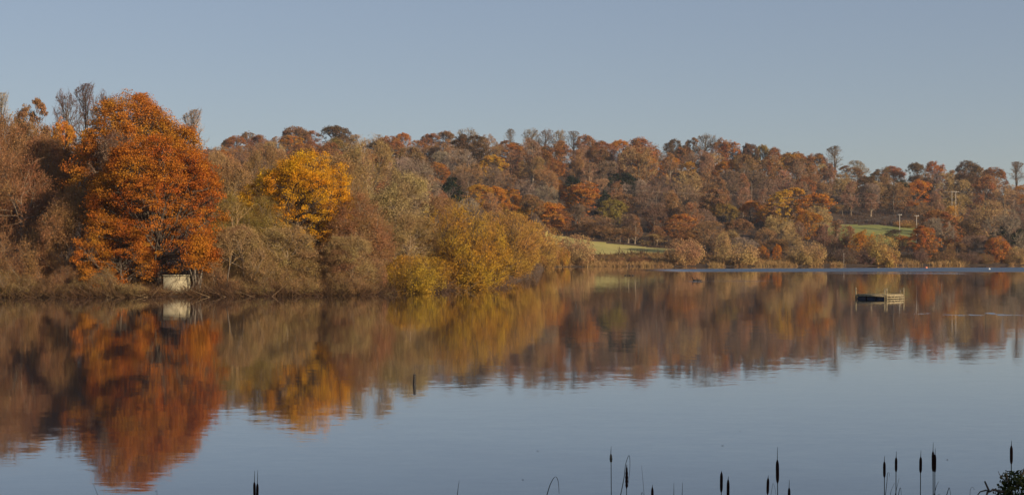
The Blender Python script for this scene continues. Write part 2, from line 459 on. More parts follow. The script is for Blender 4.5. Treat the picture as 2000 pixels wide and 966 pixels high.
def proto_tree(name, seed, H, rx, c, rz, form='spread', leaves=0, leaf=.4, n=(14, 7, 6, 0), twig=1.0, clus=.16, flat=.62,
               bark=None, lump=.18, twigcrown=False, spread_lv=-1, lean=0.0, ry=None, inner=.0, aspect=.62, cut=None):
    rng = np.random.default_rng(seed)
    env = Env(c, rx, rz, rng, lump, ry=ry)
    lv = skeleton(rng, H, env, form, *n, lean=lean)
    solid = MB()
    if form == 'bush':
        solid.tubes(lv[0][0], lv[0][1], 4)
        solid.tubes(lv[1][0], lv[1][1], 3)
        rest = lv[2:]
    else:
        solid.tubes(lv[0][0], lv[0][1], 8); solid.tubes(lv[1][0], lv[1][1], 5); solid.tubes(lv[2][0], lv[2][1], 3)
        rest = lv[3:]
    crown = MB()
    if leaves:
        for c_, r_ in rest[:1]:
            solid.ribbons(c_, r_*2.2*twig, rng)
        tips = (lv[spread_lv][0])
        e = env.e(tips[:, -1])
        if inner > 0:
            keep = rng.uniform(size=len(tips)) < np.clip((e - inner)/(1 - inner), .12, 1)
            tips = tips[keep]
        if cut is not None: tips = tips[~cut(tips[:, -1])]
        m = max(1, leaves//len(tips))
        R = clus*rx
        cc = np.repeat(tips[:, -1], m, 0); nn = len(cc)
        dens = np.repeat(rng.uniform(.55, 1.25, len(tips)), m)
        g = norm(rng.normal(size=(nn, 3)))*(rng.uniform(0, 1, nn)**.45)[:, None]*R*dens[:, None]*np.array([1, 1, flat])
        pos = cc + g
        out = norm(pos - env.c)
        nr = norm(rng.normal(size=(nn, 3)))*.9 + out*.5 + np.array([0, 0, .45])
        clt = np.repeat(rng.uniform(0, 1, len(tips)), m)
        crown.leaves(pos, nr, leaf*rng.uniform(.6, 1.35, nn), rng, attr=np.clip(rng.uniform(0, 1, nn)*.6 + clt*.4, 0, 1), aspect=aspect)
        cm = M_LEAF
    if twigcrown or not leaves:
        for c_, r_ in rest:
            a = rng.uniform(0, 1, len(c_))
            crown.ribbons(c_, r_*2.4*twig, rng, attr=a)
        cm = M_TWIG if not leaves else M_LEAF
    so = solid.build('stem' if form == 'bush' else 'trunk', bark or M_BARK, link=False)
    co = crown.build('foliage' if form == 'bush' else 'crown', cm, link=False)
    return Proto(H, rx, (so, co))

TREES = []     # (root, u, top y, width, Y) kept for the labels
def plant(pr, name, X, Y, z, H, wx, rz, color, label, cat, group=None, barkcol=None):
    """copy of a grown tree: height H and crown half width wx in metres"""
    s = H/pr.H; sx = wx/pr.rx
    root = empty(name, (X, Y, z - .1), rz, (sx, sx, s))
    for o in pr.parts:
        c = o.copy(); c.parent = root; COL.objects.link(c)
        c.color = (*color, 1)
    tag(root, label, cat, group)
    return root

# ---------------- far prototypes (seen at 300 to 800 m)
print('growing')
OAK = [proto_tree('oak', 11 + i, 14, 6.2, 7.4 - .3*(i % 4), 6.5 + .1*(i % 3), 'spread', 12500, .36, (20 + 2*(i % 4), 7, 4, 0), clus=.14 + .02*(i % 4), lump=.3 + .08*(i % 3), inner=.2, flat=.45 + .1*(i % 3)) for i in range(9)]
TALLOAK = [proto_tree('oak', 31 + i, 16, 5.0, 8.4, 7.5, 'spread', 10000, .36, (24, 7, 4, 0), clus=.17 + .02*i, lump=.38, inner=.25) for i in range(4)]
BARE = [proto_tree('bare', 41 + i, 14, 5.6, 7.4, 6.6, 'spread', 0, 0, (18, 7, 8, 6), twig=1.4, lump=.2 + .08*(i % 4)) for i in range(7)]
BIRCH = [proto_tree('birch', 51 + i, 15, 3.8, 7.6, 7.6, 'upright', 0, 0, (34, 7, 7, 5), twig=1.35, bark=M_BARKM, lump=.35) for i in range(4)]
LACE = [proto_tree('lace', 61 + i, 17, 5.0, 10.5, 6.6, 'upright', 0, 0, (18, 6, 5, 4), twig=1.15, lump=.25) for i in range(2)]
FARBUSH = [proto_tree('bush', 71 + i, 6, 4.2, 2.6, 3.5, 'bush', 2600, .26, (34, 9, 7, 3), twig=1.9, lump=.2, twigcrown=True, clus=.16) for i in range(3)]
CONE = [proto_tree('fir', 81 + i, 15, 4.2, 7.0, 8.0, 'spread', 5200, .5, (26, 6, 3, 0), clus=.26, lump=.5, flat=.5, inner=.1) for i in range(2)]
# ---------------- near prototypes (seen at about 140 m)
NBARE = [proto_tree('bare', 101 + i, 13, 5.4, 7.2, 6.0, 'spread', 900, .16, (20, 9, 10, 8), twig=1.0, lump=.42, twigcrown=True, clus=.2, bark=M_BARKM) for i in range(5)]
NWILL = [proto_tree('thicket', 121 + i, 7, 4.2, 2.9, 4.0, 'bush', 500, .14, (34, 9, 8, 5), twig=1.15, lump=.55, twigcrown=True, bark=M_BARKM) for i in range(5)]
print('near')

C = dict(orange=(.54, .225, .036), bright=(.62, .235, .028), russet=(.36, .16, .06), rust=(.47, .18, .042), dark=(.17, .10, .05), gold=(.56, .30, .045),
         yellow=(.66, .38, .025), olive=(.31, .22, .06), brownleaf=(.31, .175, .08),
         tan=(.42, .27, .12), brown=(.34, .195, .088), purple=(.24, .148, .10), grey=(.32, .24, .175), wine=(.345, .172, .078), pink=(.35, .19, .115), pale=(.44, .30, .145),
         ever=(.03, .044, .026), willow=(.52, .295, .05), tanwil=(.56, .34, .11), btan=(.54, .335, .15), poplar=(.13, .085, .07))
def jit(c, a=.12):
    k = RNG.uniform(1 - a, 1 + a); g = RNG.uniform(.93, 1.07)
    return (min(.9, c[0]*k), min(.9, c[1]*k*g), min(.9, c[2]*k))

# ------------------------------------------------------------------ far hill: trees read off the photo (u, top y, crown width px, form, colour, words)
O, T, B, I, Lc, S, K_ = 'OAK', 'TALLOAK', 'BARE', 'BIRCH', 'LACE', 'FARBUSH', 'CONE'
PR = dict(OAK=OAK, TALLOAK=TALLOAK, BARE=BARE, BIRCH=BIRCH, LACE=LACE, FARBUSH=FARBUSH, CONE=CONE)
HILL = [
 (965,299,54,O,'gold'),(1083,280,62,O,'russet'),(1091,316,30,O,'rust'),(1091,350,34,O,'orange'),(1130,364,78,O,'rust'),(1200,394,60,O,'olive'),
 (1176,273,56,O,'russet'),(1209,274,44,O,'orange'),(1146,262,52,O,'russet'),(1122,336,36,K_,'ever'),(1225,330,36,K_,'ever'),(934,360,50,O,'gold'),
 (968,364,50,O,'orange'),(998,372,46,O,'orange'),(1024,404,32,O,'gold'),(816,307,66,O,'dark'),(855,318,40,O,'rust'),(826,338,52,O,'orange'),
 (843,257,44,O,'russet'),(906,249,54,B,'grey'),(997,254,24,Lc,'grey'),(1036,250,34,Lc,'pale'),(1066,251,34,Lc,'grey'),(1092,252,30,Lc,'pale'),
 (1120,258,28,Lc,'grey'),(950,257,42,B,'brown'),(977,279,30,O,'russet'),(1251,267,78,O,'russet'),(1314,270,40,O,'dark'),(1350,273,34,O,'brownleaf'),
 (1381,260,44,Lc,'grey'),(1405,273,42,O,'russet'),(1460,275,44,O,'dark'),(1491,283,30,O,'olive'),(1511,286,40,O,'russet'),(1456,300,62,O,'brownleaf'),
 (1263,306,46,O,'orange'),(1310,306,38,O,'orange'),(1346,316,30,O,'gold'),(1334,332,74,B,'tan'),(1377,295,40,I,'pink'),(1556,293,38,O,'russet'),
 (1589,297,50,O,'russet'),(1629,288,44,Lc,'grey'),(1287,405,46,O,'rust'),(1381,386,38,O,'gold'),(1420,394,42,O,'olive'),(1466,388,50,O,'bright'),
 (1494,408,26,O,'orange'),(1436,425,48,O,'brownleaf'),(1522,413,62,B,'tan'),(1578,415,52,O,'orange'),(1600,398,60,B,'tan'),
 (1608,440,40,I,'pink'),(1632,436,44,I,'pink'),(1656,444,36,I,'wine'),(1674,312,48,B,'grey'),(1700,335,26,K_,'ever'),(1745,323,46,O,'russet'),
 (1786,318,36,O,'dark'),(1831,318,42,O,'rust'),(1790,353,48,O,'bright'),(1760,366,42,O,'russet'),(1824,374,42,I,'pink'),
 (1883,428,52,O,'dark'),(1890,316,54,O,'dark'),(1909,328,44,O,'brownleaf'),(1942,323,52,O,'russet'),(1986,318,34,Lc,'brown'),
 (1866,346,74,B,'tan'),(1648,342,50,B,'tan'),(1700,376,38,I,'pink'),(1645,402,44,B,'tan'),(1950,437,42,K_,'ever'),(1985,440,36,K_,'ever'),
 (1988,458,32,O,'rust'),(575,243,58,O,'brownleaf'),(605,252,46,O,'russet'),(650,246,64,O,'dark'),(668,262,40,O,'brownleaf'),(505,262,44,O,'russet'),(462,262,40,O,'russet'),
 (445,268,26,O,'dark'),(485,262,30,O,'brownleaf'),(700,262,50,B,'brown'),(760,262,56,O,'russet'),(790,260,38,O,'rust'),(872,256,40,O,'brownleaf'),(735,268,44,B,'grey'),
 (1420,330,60,B,'purple'),(1500,350,60,B,'purple'),(1560,350,56,B,'purple'),(1180,310,60,B,'purple'),(1040,300,54,B,'brown'),(900,290,60,B,'grey'),(1060,360,56,B,'grey'),
 (1540,296,36,O,'brownleaf'),(1575,340,40,T,'russet'),(1720,330,36,T,'brownleaf'),(1925,345,44,T,'russet'),(1810,336,44,B,'brown'),(1843,460,24,O,'olive'),(1330,286,44,O,'russet'),
 (1430,282,40,O,'rust'),(1290,300,36,B,'grey'),(1240,345,50,B,'grey'),(1170,345,46,B,'pink'),(1398,345,44,T,'brownleaf'),(1530,330,44,I,'pink'),(1860,400,34,I,'gold'),
 (1760,345,36,K_,'ever'),(1610,330,40,O,'russet'),(1660,360,40,I,'pink'),
]
SKY_U = [380, 430, 480, 560, 600, 650, 700, 760, 830, 900, 960, 1050, 1100, 1200, 1250, 1300, 1390, 1470, 1530, 1600, 1690, 1740, 1800, 1840, 1900, 1950, 1972, 2040]
SKY_T = [288, 276, 268, 256, 258, 254, 268, 268, 262, 256, 266, 264, 268, 280, 272, 282, 276, 282, 296, 304, 328, 332, 326, 332, 322, 330, 356, 350]
COV_U = [380, 480, 700, 830, 900, 1000, 1060, 1100, 1300, 1500, 1640, 1800, 2040]
COV_T = [300, 310, 330, 375, 390, 425, 460, 455, 470, 470, 430, 470, 470]

RATIO = dict(OAK=1.05, TALLOAK=1.5, BARE=1.15, BIRCH=1.75, LACE=1.6, FARBUSH=.72, CONE=1.7)
PLACED = []
def depth_for(u, top, w, ratio, y0=None, y1=840.0):
    Ya = float(shore(u)) + 3 if y0 is None else y0
    Ys = np.arange(Ya, y1, 1.5)
    H = np.clip(ratio*w*Ys/F, 5, 24)
    topz = CZ - (top - HOR)/F*Ys
    ok = np.nonzero(terrain(np.full(len(Ys), u), Ys) + H >= topz)[0]
    if len(ok): return float(Ys[ok[0]])
    return 780.0
KIND = dict(orange='orange oak', bright='bright orange oak', russet='russet oak', rust='rust red oak', dark='dark brown oak', gold='golden oak', olive='olive green oak', brownleaf='brown leaved oak',
            tan='bare tan tree', brown='bare brown tree', purple='bare purplish tree', grey='bare grey tree', wine='bare reddish birch', pink='bare pinkish birch', pale='bare pale tree', ever='dark evergreen')
CAT = dict(OAK='oak', TALLOAK='oak', BARE='bare tree', BIRCH='birch', LACE='bare tree', CONE='evergreen')
NAME = dict(OAK='oak_tree', TALLOAK='oak_tree', BARE='bare_tree', BIRCH='birch_tree', LACE='bare_tree', CONE='evergreen_tree')
def put_hill(u, top, w, form, colr):
    ratio = RATIO[form]
    y0 = (490.0 if u < 1330 else 450.0) if u > 1040 else 330.0
    if form in ('CONE',) and top > 420: y0 = 470
    if 1612 < u < 1797 and top < 428: y0 = 622.0
    Y = depth_for(u, top, w, ratio, y0)
    zt = tz(u, Y); topz = CZ - (top - HOR)/F*Y
    H = float(np.clip(topz - zt, 5, 27))
    wx = w*Y/F/2*1.06
    pr = PR[form][int(RNG.integers(len(PR[form])))]
    desc = KIND[colr]
    if form == 'BIRCH' and colr not in ('wine', 'pink'): desc = ('golden birch' if colr == 'gold' else KIND[colr].replace('tree', 'birch'))
    if form == 'LACE': desc = 'tall lacy ' + KIND[colr]
    cc = jit(C[colr])
    if form == 'LACE': cc = tuple(k*.62 for k in cc); wx *= 1.25
    r = plant(pr, NAME[form], (u - 1000)/F*Y, Y, zt, H, wx, float(RNG.uniform(0, 6.28)), cc, None, CAT[form], None)
    PLACED.append(dict(o=r, u=u, top=top, w=w, Y=Y, H=H, desc=desc, form=form))
for t in HILL: put_hill(*t)

# the wood between them
mix = [(B,'purple',.20),(B,'brown',.24),(B,'grey',.08),(B,'tan',.10),(I,'pink',.09),(I,'wine',.06),(O,'russet',.07),(O,'brownleaf',.08),(T,'russet',.03),(O,'rust',.04),(O,'orange',.04),(O,'gold',.015),(O,'dark',.04),(O,'olive',.02),(K_,'ever',.012)]
pm = np.array([m[2] for m in mix]); pm /= pm.sum()
count = 0
pts = [(p['u'], p['top'], p['w']) for p in PLACED]
for trial in range(9000):
    if count >= 130: break
    u = RNG.uniform(405, 2035); lo = np.interp(u, SKY_U, SKY_T) + 3; hi = np.interp(u, COV_U, COV_T)
    top = lo + (hi - lo)*RNG.uniform(0, 1)**.9
    form, colr, _ = mix[int(RNG.choice(len(mix), p=pm))]
    w = RNG.uniform(42, 80)*(.62 if form in (I, K_) else 1)
    if any(((u - a)/(.40*(w + b)))**2 + ((top - c)/17.0)**2 < 1 for a, c, b in pts): continue
    y0 = 495.0 if u > 1040 else 330.0
    Y = depth_for(u, top, w, RATIO[form], y0)
    if in_pasture(u, Y) or in_meadow(u, Y) or in_heath(u, Y) or in_bracken(u, Y): continue
    if 1600 < u < 1800 and Y < 640: continue       # keep the pasture in view
    put_hill(u, top, w, form, colr); pts.append((u, top, w)); count += 1
# the closed canopy just under the skyline
for u in np.arange(425, 2040, 21.0):
    u = float(u + RNG.uniform(-7, 7)); top = float(np.interp(u, SKY_U, SKY_T)) + RNG.uniform(5, 24)
    form, colr, _ = mix[int(RNG.choice(len(mix), p=pm))]
    put_hill(u, top, RNG.uniform(36, 56)*(.62 if form in (I, K_) else 1), form, colr)
print('hill trees', len(PLACED))

# spreading oak by the pasture with the ground showing below it
Y = 497.0; z = tz(1826, Y)
r = plant(OAK[1], 'oak_tree', *W(1826, 0, Y)[:2], z, CZ - (410 - HOR)/F*Y - z, 74*Y/F/2, 1.2, C['russet'], 'spreading russet oak standing alone between the two white poles and the far shore', 'oak')

# ------------------------------------------------------------------ labels that single the hill trees out
LAND = [(585, 'the yellow tree'), (895, 'the yellow willow'), (1130, 'the pale meadow'), (1336, 'the round tan bush'), (1464, 'the bright orange tree'),
        (1575, 'the lower round bush'), (1718, 'the raft'), (1826, 'the spreading oak'), (1948, 'the round orange tree')]
groups = {}
for p in PLACED:
    sk = np.interp(p['u'], SKY_U, SKY_T); cv = np.interp(p['u'], COV_U, COV_T)
    f = (p['top'] - sk)/(cv - sk)
    zone = 'on the skyline' if p['top'] < sk + 10 else 'high on the hill' if f < .42 else 'midway uphill' if f < .72 else 'low on the hill'
    lu, ln = min(LAND, key=lambda a: abs(a[0] - p['u']))
    side = 'left' if p['u'] < lu else 'right'
    p['size'] = 'broad' if p['w'] > 56 else 'small' if p['w'] < 32 else ''
    key = (p['size'], p['desc'], zone, ln, side); p['key'] = key; p['d'] = abs(p['u'] - lu)
    groups.setdefault(key, []).append(p)
ORD = ['first', 'second', 'third', 'fourth', 'fifth', 'sixth', 'seventh', 'eighth', 'ninth', 'tenth']
for key, ps in groups.items():
    ps.sort(key=lambda p: p['d'])
    for i, p in enumerate(ps):
        size, desc, zone, ln, side = key
        o = '' if len(ps) == 1 else ORD[i] + ' '
        lab = f"{size} {desc} {zone}, {o}{'to the ' if not o else ''}{side} of {ln}".strip()
        tag(p['o'], lab, None, 'trees of the wood on the far hill')

# ------------------------------------------------------------------ far shore bushes
FB = [
 (1127,460,515,74,'btan','wide tan bush at the left end of the far meadow'),
 (1099,484,518,28,'willow','small yellowish bush at the tip of the wooded point'),
 (1336,464,517,68,'btan','round tan willow bush standing alone below the pale meadow'),
 (1444,474,517,72,'btan','low loose tan bush below the bright orange tree'),
 (1412,456,502,30,'btan','small upright tan bush beside the low loose bush'),
 (1575,470,517,64,'btan','lower round bush, second round tan one on the far shore, below the orange oak'),
 (1518,478,499,17,'bright','tiny bright orange sapling between the shore bushes'),
 (1491,480,498,18,'rust','tiny rust coloured sapling left of the orange sapling'),
 (1723,461,519,66,'tanwil','tall sloping tan bush on the shore above the raft'),
 (1683,452,496,42,'orange','orange leaved bush leaning over the dark shore thicket'),
 (1655,484,514,50,'purple','dark purple thicket behind the white shore post'),
 (1690,488,516,40,'purple','dark purple thicket left of the tall sloping tan bush'),
 (1762,460,486,36,'rust','round rust red bush at the near edge of the green field'),
 (1948,464,512,48,'rust','round rust orange tree at the water below the evergreens'),
 (1985,482,517,44,'btan','tan bush at the shore beside the round orange tree'),
 (1768,430,456,44,'tanwil','trimmed tan bush between the two white poles'),
 (1800,486,512,34,'purple','low purple bush right of the tall sloping tan bush'),
 (1850,488,514,54,'brown','low brown bush below the spreading russet oak'),
 (1892,490,515,46,'purple','low dark bush between the spreading oak and round orange tree'),
 (1925,494,516,30,'brown','small brown bush left of the round orange tree'),
 (1250,499,512,44,'wine','low wine brown bramble bush in front of the pale meadow'),
 (1205,500,512,36,'brown','low brown bramble bush in front of the meadow, left of the wine one'),
 (1745,448,470,26,'dark','dark hedge bush at the right end of the green field'),
 (1735,492,519,30,'wine','small wine brown bush at the foot of the sloping tan bush'),
]
for u, top, bot, w, colr, lab in FB:
    if colr == 'tanwil' and u == 1768: Y = 585.0
    elif lab.startswith('round rust red'): Y = 500.0
    elif lab.startswith('dark hedge'): Y = 540.0
    else: Y = float(shore(u)) + max(2.0, (520 - bot)*1.0) + w*.03
    zt = tz(u, Y); H = max(1.5, CZ - (top - HOR)/F*Y - zt)
    big = colr in ('rust', 'orange', 'bright', 'dark')
    if big:
        pr = OAK[3]
        r = plant(pr, 'round_tree' if 'tree' in lab else 'bush', (u-1000)/F*Y, Y, zt - .25*H, H*1.25, w*Y/F/2*1.05, 1.0 + u, jit(C[colr], .05), lab, 'tree' if 'tree' in lab else 'bush', 'bushes along the far shore')
    else:
        pr = FARBUSH[int(RNG.integers(3))]
        r = plant(pr, 'bush', (u-1000)/F*Y, Y, zt, H*1.02, w*Y/F/2*1.02, 1.0 + u, jit(C[colr], .05), lab, 'bush', 'bushes along the far shore')

# ------------------------------------------------------------------ the wooded point at the left
def near(pr, name, u, top, w, Y, colr, lab, cat, group='trees on the near wooded shore', sink=0.0):
    zt = tz(u, Y); H = CZ - (top - HOR)/F*Y - zt + sink
    return plant(pr, name, (u-1000)/F*Y, Y, zt - sink, H, w*Y/F/2, float(RNG.uniform(0, 6.28)), jit(C[colr], .05) if isinstance(colr, str) else colr, lab, cat, group)

def hero(name, seed, u, top, w, Y, cfrac, rzfrac, leaves, leaf, colr, lab, cat, n=(22, 8, 6, 0), clus=.13, lump=.3, twig=1, inner=.3, form='spread', group='trees on the near wooded shore', ry=None, flat=.65, lean=0, aspect=.62, cut=None):
    zt = tz(u, Y); H = CZ - (top - HOR)/F*Y - zt
    rx = w*Y/F/2
    pr = proto_tree(name, seed, H, rx, H*cfrac, H*rzfrac, form, leaves, leaf, n, twig, clus, flat, lump=lump, inner=inner, ry=ry, lean=lean, twigcrown=(form == 'bush'), aspect=aspect, cut=cut)
    return plant(pr, name, (u-1000)/F*Y, Y, zt, H, rx, 0.0, colr, lab, cat, group)

hero('oak_tree', 231, 310, 284, 252, 140.5, .50, .52, 210000, .14, (.45, .148, .022), 'big rounded orange oak hanging low over the water beside the concrete wall', 'oak', n=(60, 9, 6, 0), clus=.13, lump=.34, inner=.08, flat=.5, cut=lambda p: (p[:, 2] < 2.2) & (p[:, 0] > 1.0))
hero('oak_tree', 202, 262, 186, 290, 152, .60, .42, 110000, .16, (.50, .19, .03), 'tallest orange oak rising behind the big rounded oak', 'oak', n=(36, 9, 6, 0), clus=.12, lump=.42, inner=.25, flat=.5)
hero('oak_tree', 210, 236, 425, 150, 138.2, .50, .52, 50000, .12, (.50, .185, .028), 'low orange oak spreading over the water at the foot of the big rounded oak', 'oak', n=(34, 8, 6, 0), clus=.15, lump=.5, inner=.2, flat=.5)
hero('yellow_tree', 203, 582, 296, 200, 152, .56, .44, 120000, .12, (.68, .34, .022), 'bright yellow leafy tree among bare brown trees on the near shore', 'tree', n=(38, 9, 7, 0), clus=.115, lump=.34, inner=.1)
hero('willow_bush', 204, 898, 383, 178, 163, .46, .53, 30000, .16, (.57, .31, .04), 'big round yellowish olive willow near the end of the wooded point', 'willow', n=(70, 10, 8, 3), clus=.10, form='bush', inner=.0, twig=1.1, aspect=.4)
hero('willow_bush', 205, 985, 407, 165, 205, .46, .53, 18000, .18, (.57, .31, .07), 'paler tan willow right beside the big yellowish willow', 'willow', n=(60, 10, 8, 3), clus=.10, form='bush', inner=.0, twig=1.2, aspect=.4)
hero('willow_bush', 206, 1036, 436, 108, 285, .46, .53, 12000, .24, (.56, .30, .08), 'outermost small tan willow at the tip of the wooded point', 'willow', n=(50, 9, 7, 3), clus=.1, form='bush', inner=0, twig=1.4, aspect=.4)
hero('willow_bush', 208, 1064, 462, 52, 352, .46, .53, 6000, .26, (.46, .25, .08), 'narrow tan willow closing the wooded point towards the pale meadow', 'willow', n=(50, 9, 7, 3), clus=.1, form='bush', inner=0, twig=1.5, aspect=.4)
hero('willow_bush', 209, 955, 440, 100, 240, .46, .53, 9000, .22, (.56, .305, .06), 'tan willow half hidden between the big yellowish and the paler willow', 'willow', n=(50, 9, 7, 3), clus=.1, form='bush', inner=0, twig=1.3, aspect=.4)
hero('willow_bush', 207, 800, 496, 135, 149.3, .44, .55, 22000, .13, (.47, .275, .036), 'low yellow bush at the water in front of the big willow', 'bush', n=(46, 9, 7, 3), clus=.12, form='bush', inner=0, twig=1.0, aspect=.45)

NB = [ # u, top, w, Y, colour, label
 (22,236,170,170,'wine','tall reddish bare alder at the far left of the near shore'),
 (92,268,150,160,'wine','tall reddish bare alder left of the orange oaks'),
 (160,262,120,163,'wine','dark bare alder standing against the left side of the tallest oak'),
 (-40,270,170,158,'wine','reddish bare alder cut off by the left edge'),
 (45,330,170,147,'wine','reddish brown bare alder in the second row at the far left'),
 (128,370,125,140.5,'wine','dim reddish bare alder in the shade left of the big rounded oak'),
 (240,262,130,147,'purple','purplish bare tree between the two orange oaks'),
 (450,308,130,172,'brown','bare brown tree just right of the big rounded oak'),
 (455,395,120,146,'olive','olive tinged bare tree beside the big rounded oak'),
 (510,318,110,185,'brown','bare brown tree behind the left side of the yellow tree'),
 (560,445,150,143,'tan','bare tan tree in front of the yellow tree'),
 (640,478,140,144,'brown','bare brown tree in front of the right side of the yellow tree'),
 (655,296,140,215,'brown','tall bare brown tree behind the yellow tree'),
 (705,395,140,152,'wine','reddish bare tree just right of the yellow tree'),
 (722,304,150,225,'tan','tall bare tan tree behind the reddish bare tree'),
 (770,345,150,182,'pale','pale straw coloured bare tree behind the low yellow bush'),
 (800,420,120,160,'tan','bare tan tree between the pale tree and the big willow'),
 (850,380,110,225,'brown','bare brown tree behind the big willow'),
 (600,330,120,200,'brown','bare brown tree close behind the yellow tree'),
 (800,335,120,260,'grey','bare grey tree on the rise behind the pale tree'),
 (400,330,110,175,'brown','bare brown tree behind the right side of the orange oaks'),
 (475,440,120,140,'tan','bare tan tree at the water right of the leaning trunk'),
 (690,455,110,143.5,'tan','bare tan tree at the water below the reddish bare tree'),
 (520,400,110,148,'olive','olive tinged bare tree left of the yellow tree'),
]
for i, (u, top, w, Y, c, lab) in enumerate(NB):
    near(NBARE[i % 5], 'bare_tree', u, top, w, Y, c, lab, 'bare tree')
SHB = [ # low growth leaning over the water
 (-20,470,110,'wine'),(50,440,120,'wine'),(110,500,90,'brown'),(160,470,95,'wine'),(205,520,80,'brown'),(262,545,70,'tan'),(415,500,80,'brown'),(450,470,90,'tan'),(490,520,80,'brown'),
 (535,490,100,'brown'),(590,520,90,'brown'),(630,490,100,'brown'),(675,520,80,'brown'),(700,470,110,'brown'),(728,500,70,'brown'),(560,455,90,'tan'),
(20,520,90,'brown'),(90,545,60,'brown'),(150,545,70,'brown'),(300,558,50,'brown'),(440,545,60,'brown'),(510,550,60,'tan'),(610,552,60,'brown'),(660,552,60,'brown'),(715,545,60,'brown')]
WORDS = dict(brown='brown', wine='reddish brown', purple='dark purplish', tan='tan')
ANCH = [(60, 'the far left alders'), (165, 'the dark alder'), (312, 'the big rounded oak'), (500, 'the olive bare trees'), (585, 'the yellow tree'), (705, 'the reddish bare tree'), (800, 'the low yellow bush')]
gsh = {}
for u, top, w, c in SHB:
    Y = float(shore(u)) + (1.2 if top > 515 else 3.5 if top > 480 else 6)
    cs = C[c]; k1 = RNG.uniform(.85, 1.4); k2 = RNG.uniform(.92, 1.14)
    r = near(NWILL[int(RNG.integers(5))], 'shore_shrub', u, top, w, Y, (cs[0]*k1, cs[1]*k1*k2, cs[2]*k1), None, 'shrub', 'bare shrubs along the near water edge')
    au, an = min(ANCH, key=lambda a: abs(a[0] - u))
    size = 'low' if top > 515 else 'tall' if top < 475 else 'mid sized'
    gsh.setdefault((size, c, an, 'left' if u < au else 'right'), []).append((abs(u - au), r))
for (size, c, an, side), rs in gsh.items():
    rs.sort(key=lambda x: x[0])
    for i, (_, r) in enumerate(rs):
        r['label'] = f"{size} {WORDS[c]} bare shrub at the water, {'' if len(rs) == 1 else ORD[i] + ' '}{side} of {an}"

# trees above the oaks on the hill at the left
LH = [
 (58,206,72,260,'brownleaf',OAK[0],'brown leaved oak on the left hilltop beside the dark evergreen','oak','oak_tree'),
 (52,222,50,245,'ever',CONE[0],'dark evergreen on the left hilltop','evergreen','evergreen_tree'),
 (2,188,46,300,'grey',LACE[0],'bare grey tree on the left hilltop cut off by the edge','bare tree','bare_tree'),
 (132,174,66,300,'poplar',LACE[1],'tall bare poplar, leftmost of the hilltop trio behind the oak','bare tree','bare_tree'),
 (166,171,66,305,'poplar',LACE[0],'tall bare poplar, middle of the hilltop trio behind the oak','bare tree','bare_tree'),
 (200,177,66,310,'poplar',LACE[1],'tall bare poplar, nearest the oak in the hilltop trio','bare tree','bare_tree'),
 (377,221,70,330,'grey',LACE[0],'bare grey tree alone against the sky right of the tallest oak','bare tree','bare_tree'),
 (-25,215,70,280,'brown',BARE[0],'bare brown tree at the very left of the hilltop','bare tree','bare_tree'),
 (15,232,60,240,'brown',BARE[1],'bare brown tree below the dark evergreen','bare tree','bare_tree'),
 (100,240,60,235,'brownleaf',OAK[2],'brown leaved oak between the dark evergreen and the poplars','oak','oak_tree'),
 (130,252,60,225,'orange',OAK[4],'orange oak below the poplar trio','oak','oak_tree'),
 (415,286,60,300,'brown',BARE[2],'bare brown tree below the open hilltop field','bare tree','bare_tree'),
 (440,300,60,320,'wine',BARE[3],'reddish bare tree below the open hilltop field','bare tree','bare_tree'),
 (440,296,40,470,'rust',OAK[0],'small rust red oak below the hilltop pole','oak','oak_tree'),
 (545,290,60,330,'brown',BARE[0],'bare brown tree on the slope above the yellow tree','bare tree','bare_tree'),
 (700,285,60,420,'brown',BARE[1],'bare brown tree on the slope above the reddish bare tree','bare tree','bare_tree'),
 (780,300,60,430,'grey',BARE[2],'bare grey tree on the slope above the pale tree','bare tree','bare_tree'),
]
for u, top, w, Y, c, pr, lab, cat, nm in LH:
    near(pr, nm, u, top, w, Y, c, lab, cat, 'trees on the left hilltop')

# ------------------------------------------------------------------ undergrowth and reeds (uncountable)
def tufts(name, n, ufn, hfn, wfn, col, mat, seed, kind='stuff', lean=.35, per=7):
    rng = np.random.default_rng(seed)
    u, Y = ufn(rng, n)
    X = (u - 1000)/F*Y; z = terrain(u, Y)
    p = np.repeat(np.stack([X, Y, z], -1), per, 0); m = len(p)
    h = np.repeat(hfn(rng, n, u, Y), per)*rng.uniform(.5, 1.1, m)
    p[:, :2] += rng.normal(size=(m, 2))*(h*.35)[:, None]; p[:, 2] -= .1
    d = norm(np.stack([rng.normal(size=m)*lean, rng.normal(size=m)*lean, np.ones(m)], -1))
    c = curves(p, d, h, 3, rng, -.3, .35)
    w = np.repeat(wfn(rng, n, u, Y), per)[:, None]*np.array([1, .8, .25])[None]
    mb = MB(); mb.ribbons(c, w, rng, attr=np.clip(np.repeat(rng.uniform(0, 1, n), per)*.6 + rng.uniform(0, .4, m), 0, 1))
    o = mb.build(name, mat, color=col); tag(o, kind=kind)
    return o
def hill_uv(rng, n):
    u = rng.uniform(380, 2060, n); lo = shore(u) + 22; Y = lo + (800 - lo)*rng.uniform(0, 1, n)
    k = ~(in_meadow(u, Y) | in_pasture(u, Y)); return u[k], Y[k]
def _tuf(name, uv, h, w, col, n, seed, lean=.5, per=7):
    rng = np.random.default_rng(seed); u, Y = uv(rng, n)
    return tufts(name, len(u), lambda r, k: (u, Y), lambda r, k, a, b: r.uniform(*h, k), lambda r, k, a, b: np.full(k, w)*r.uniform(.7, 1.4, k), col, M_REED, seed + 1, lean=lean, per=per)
_tuf('undergrowth', hill_uv, (1.2, 3.2), .16, (.095, .056, .036), 9000, 301)
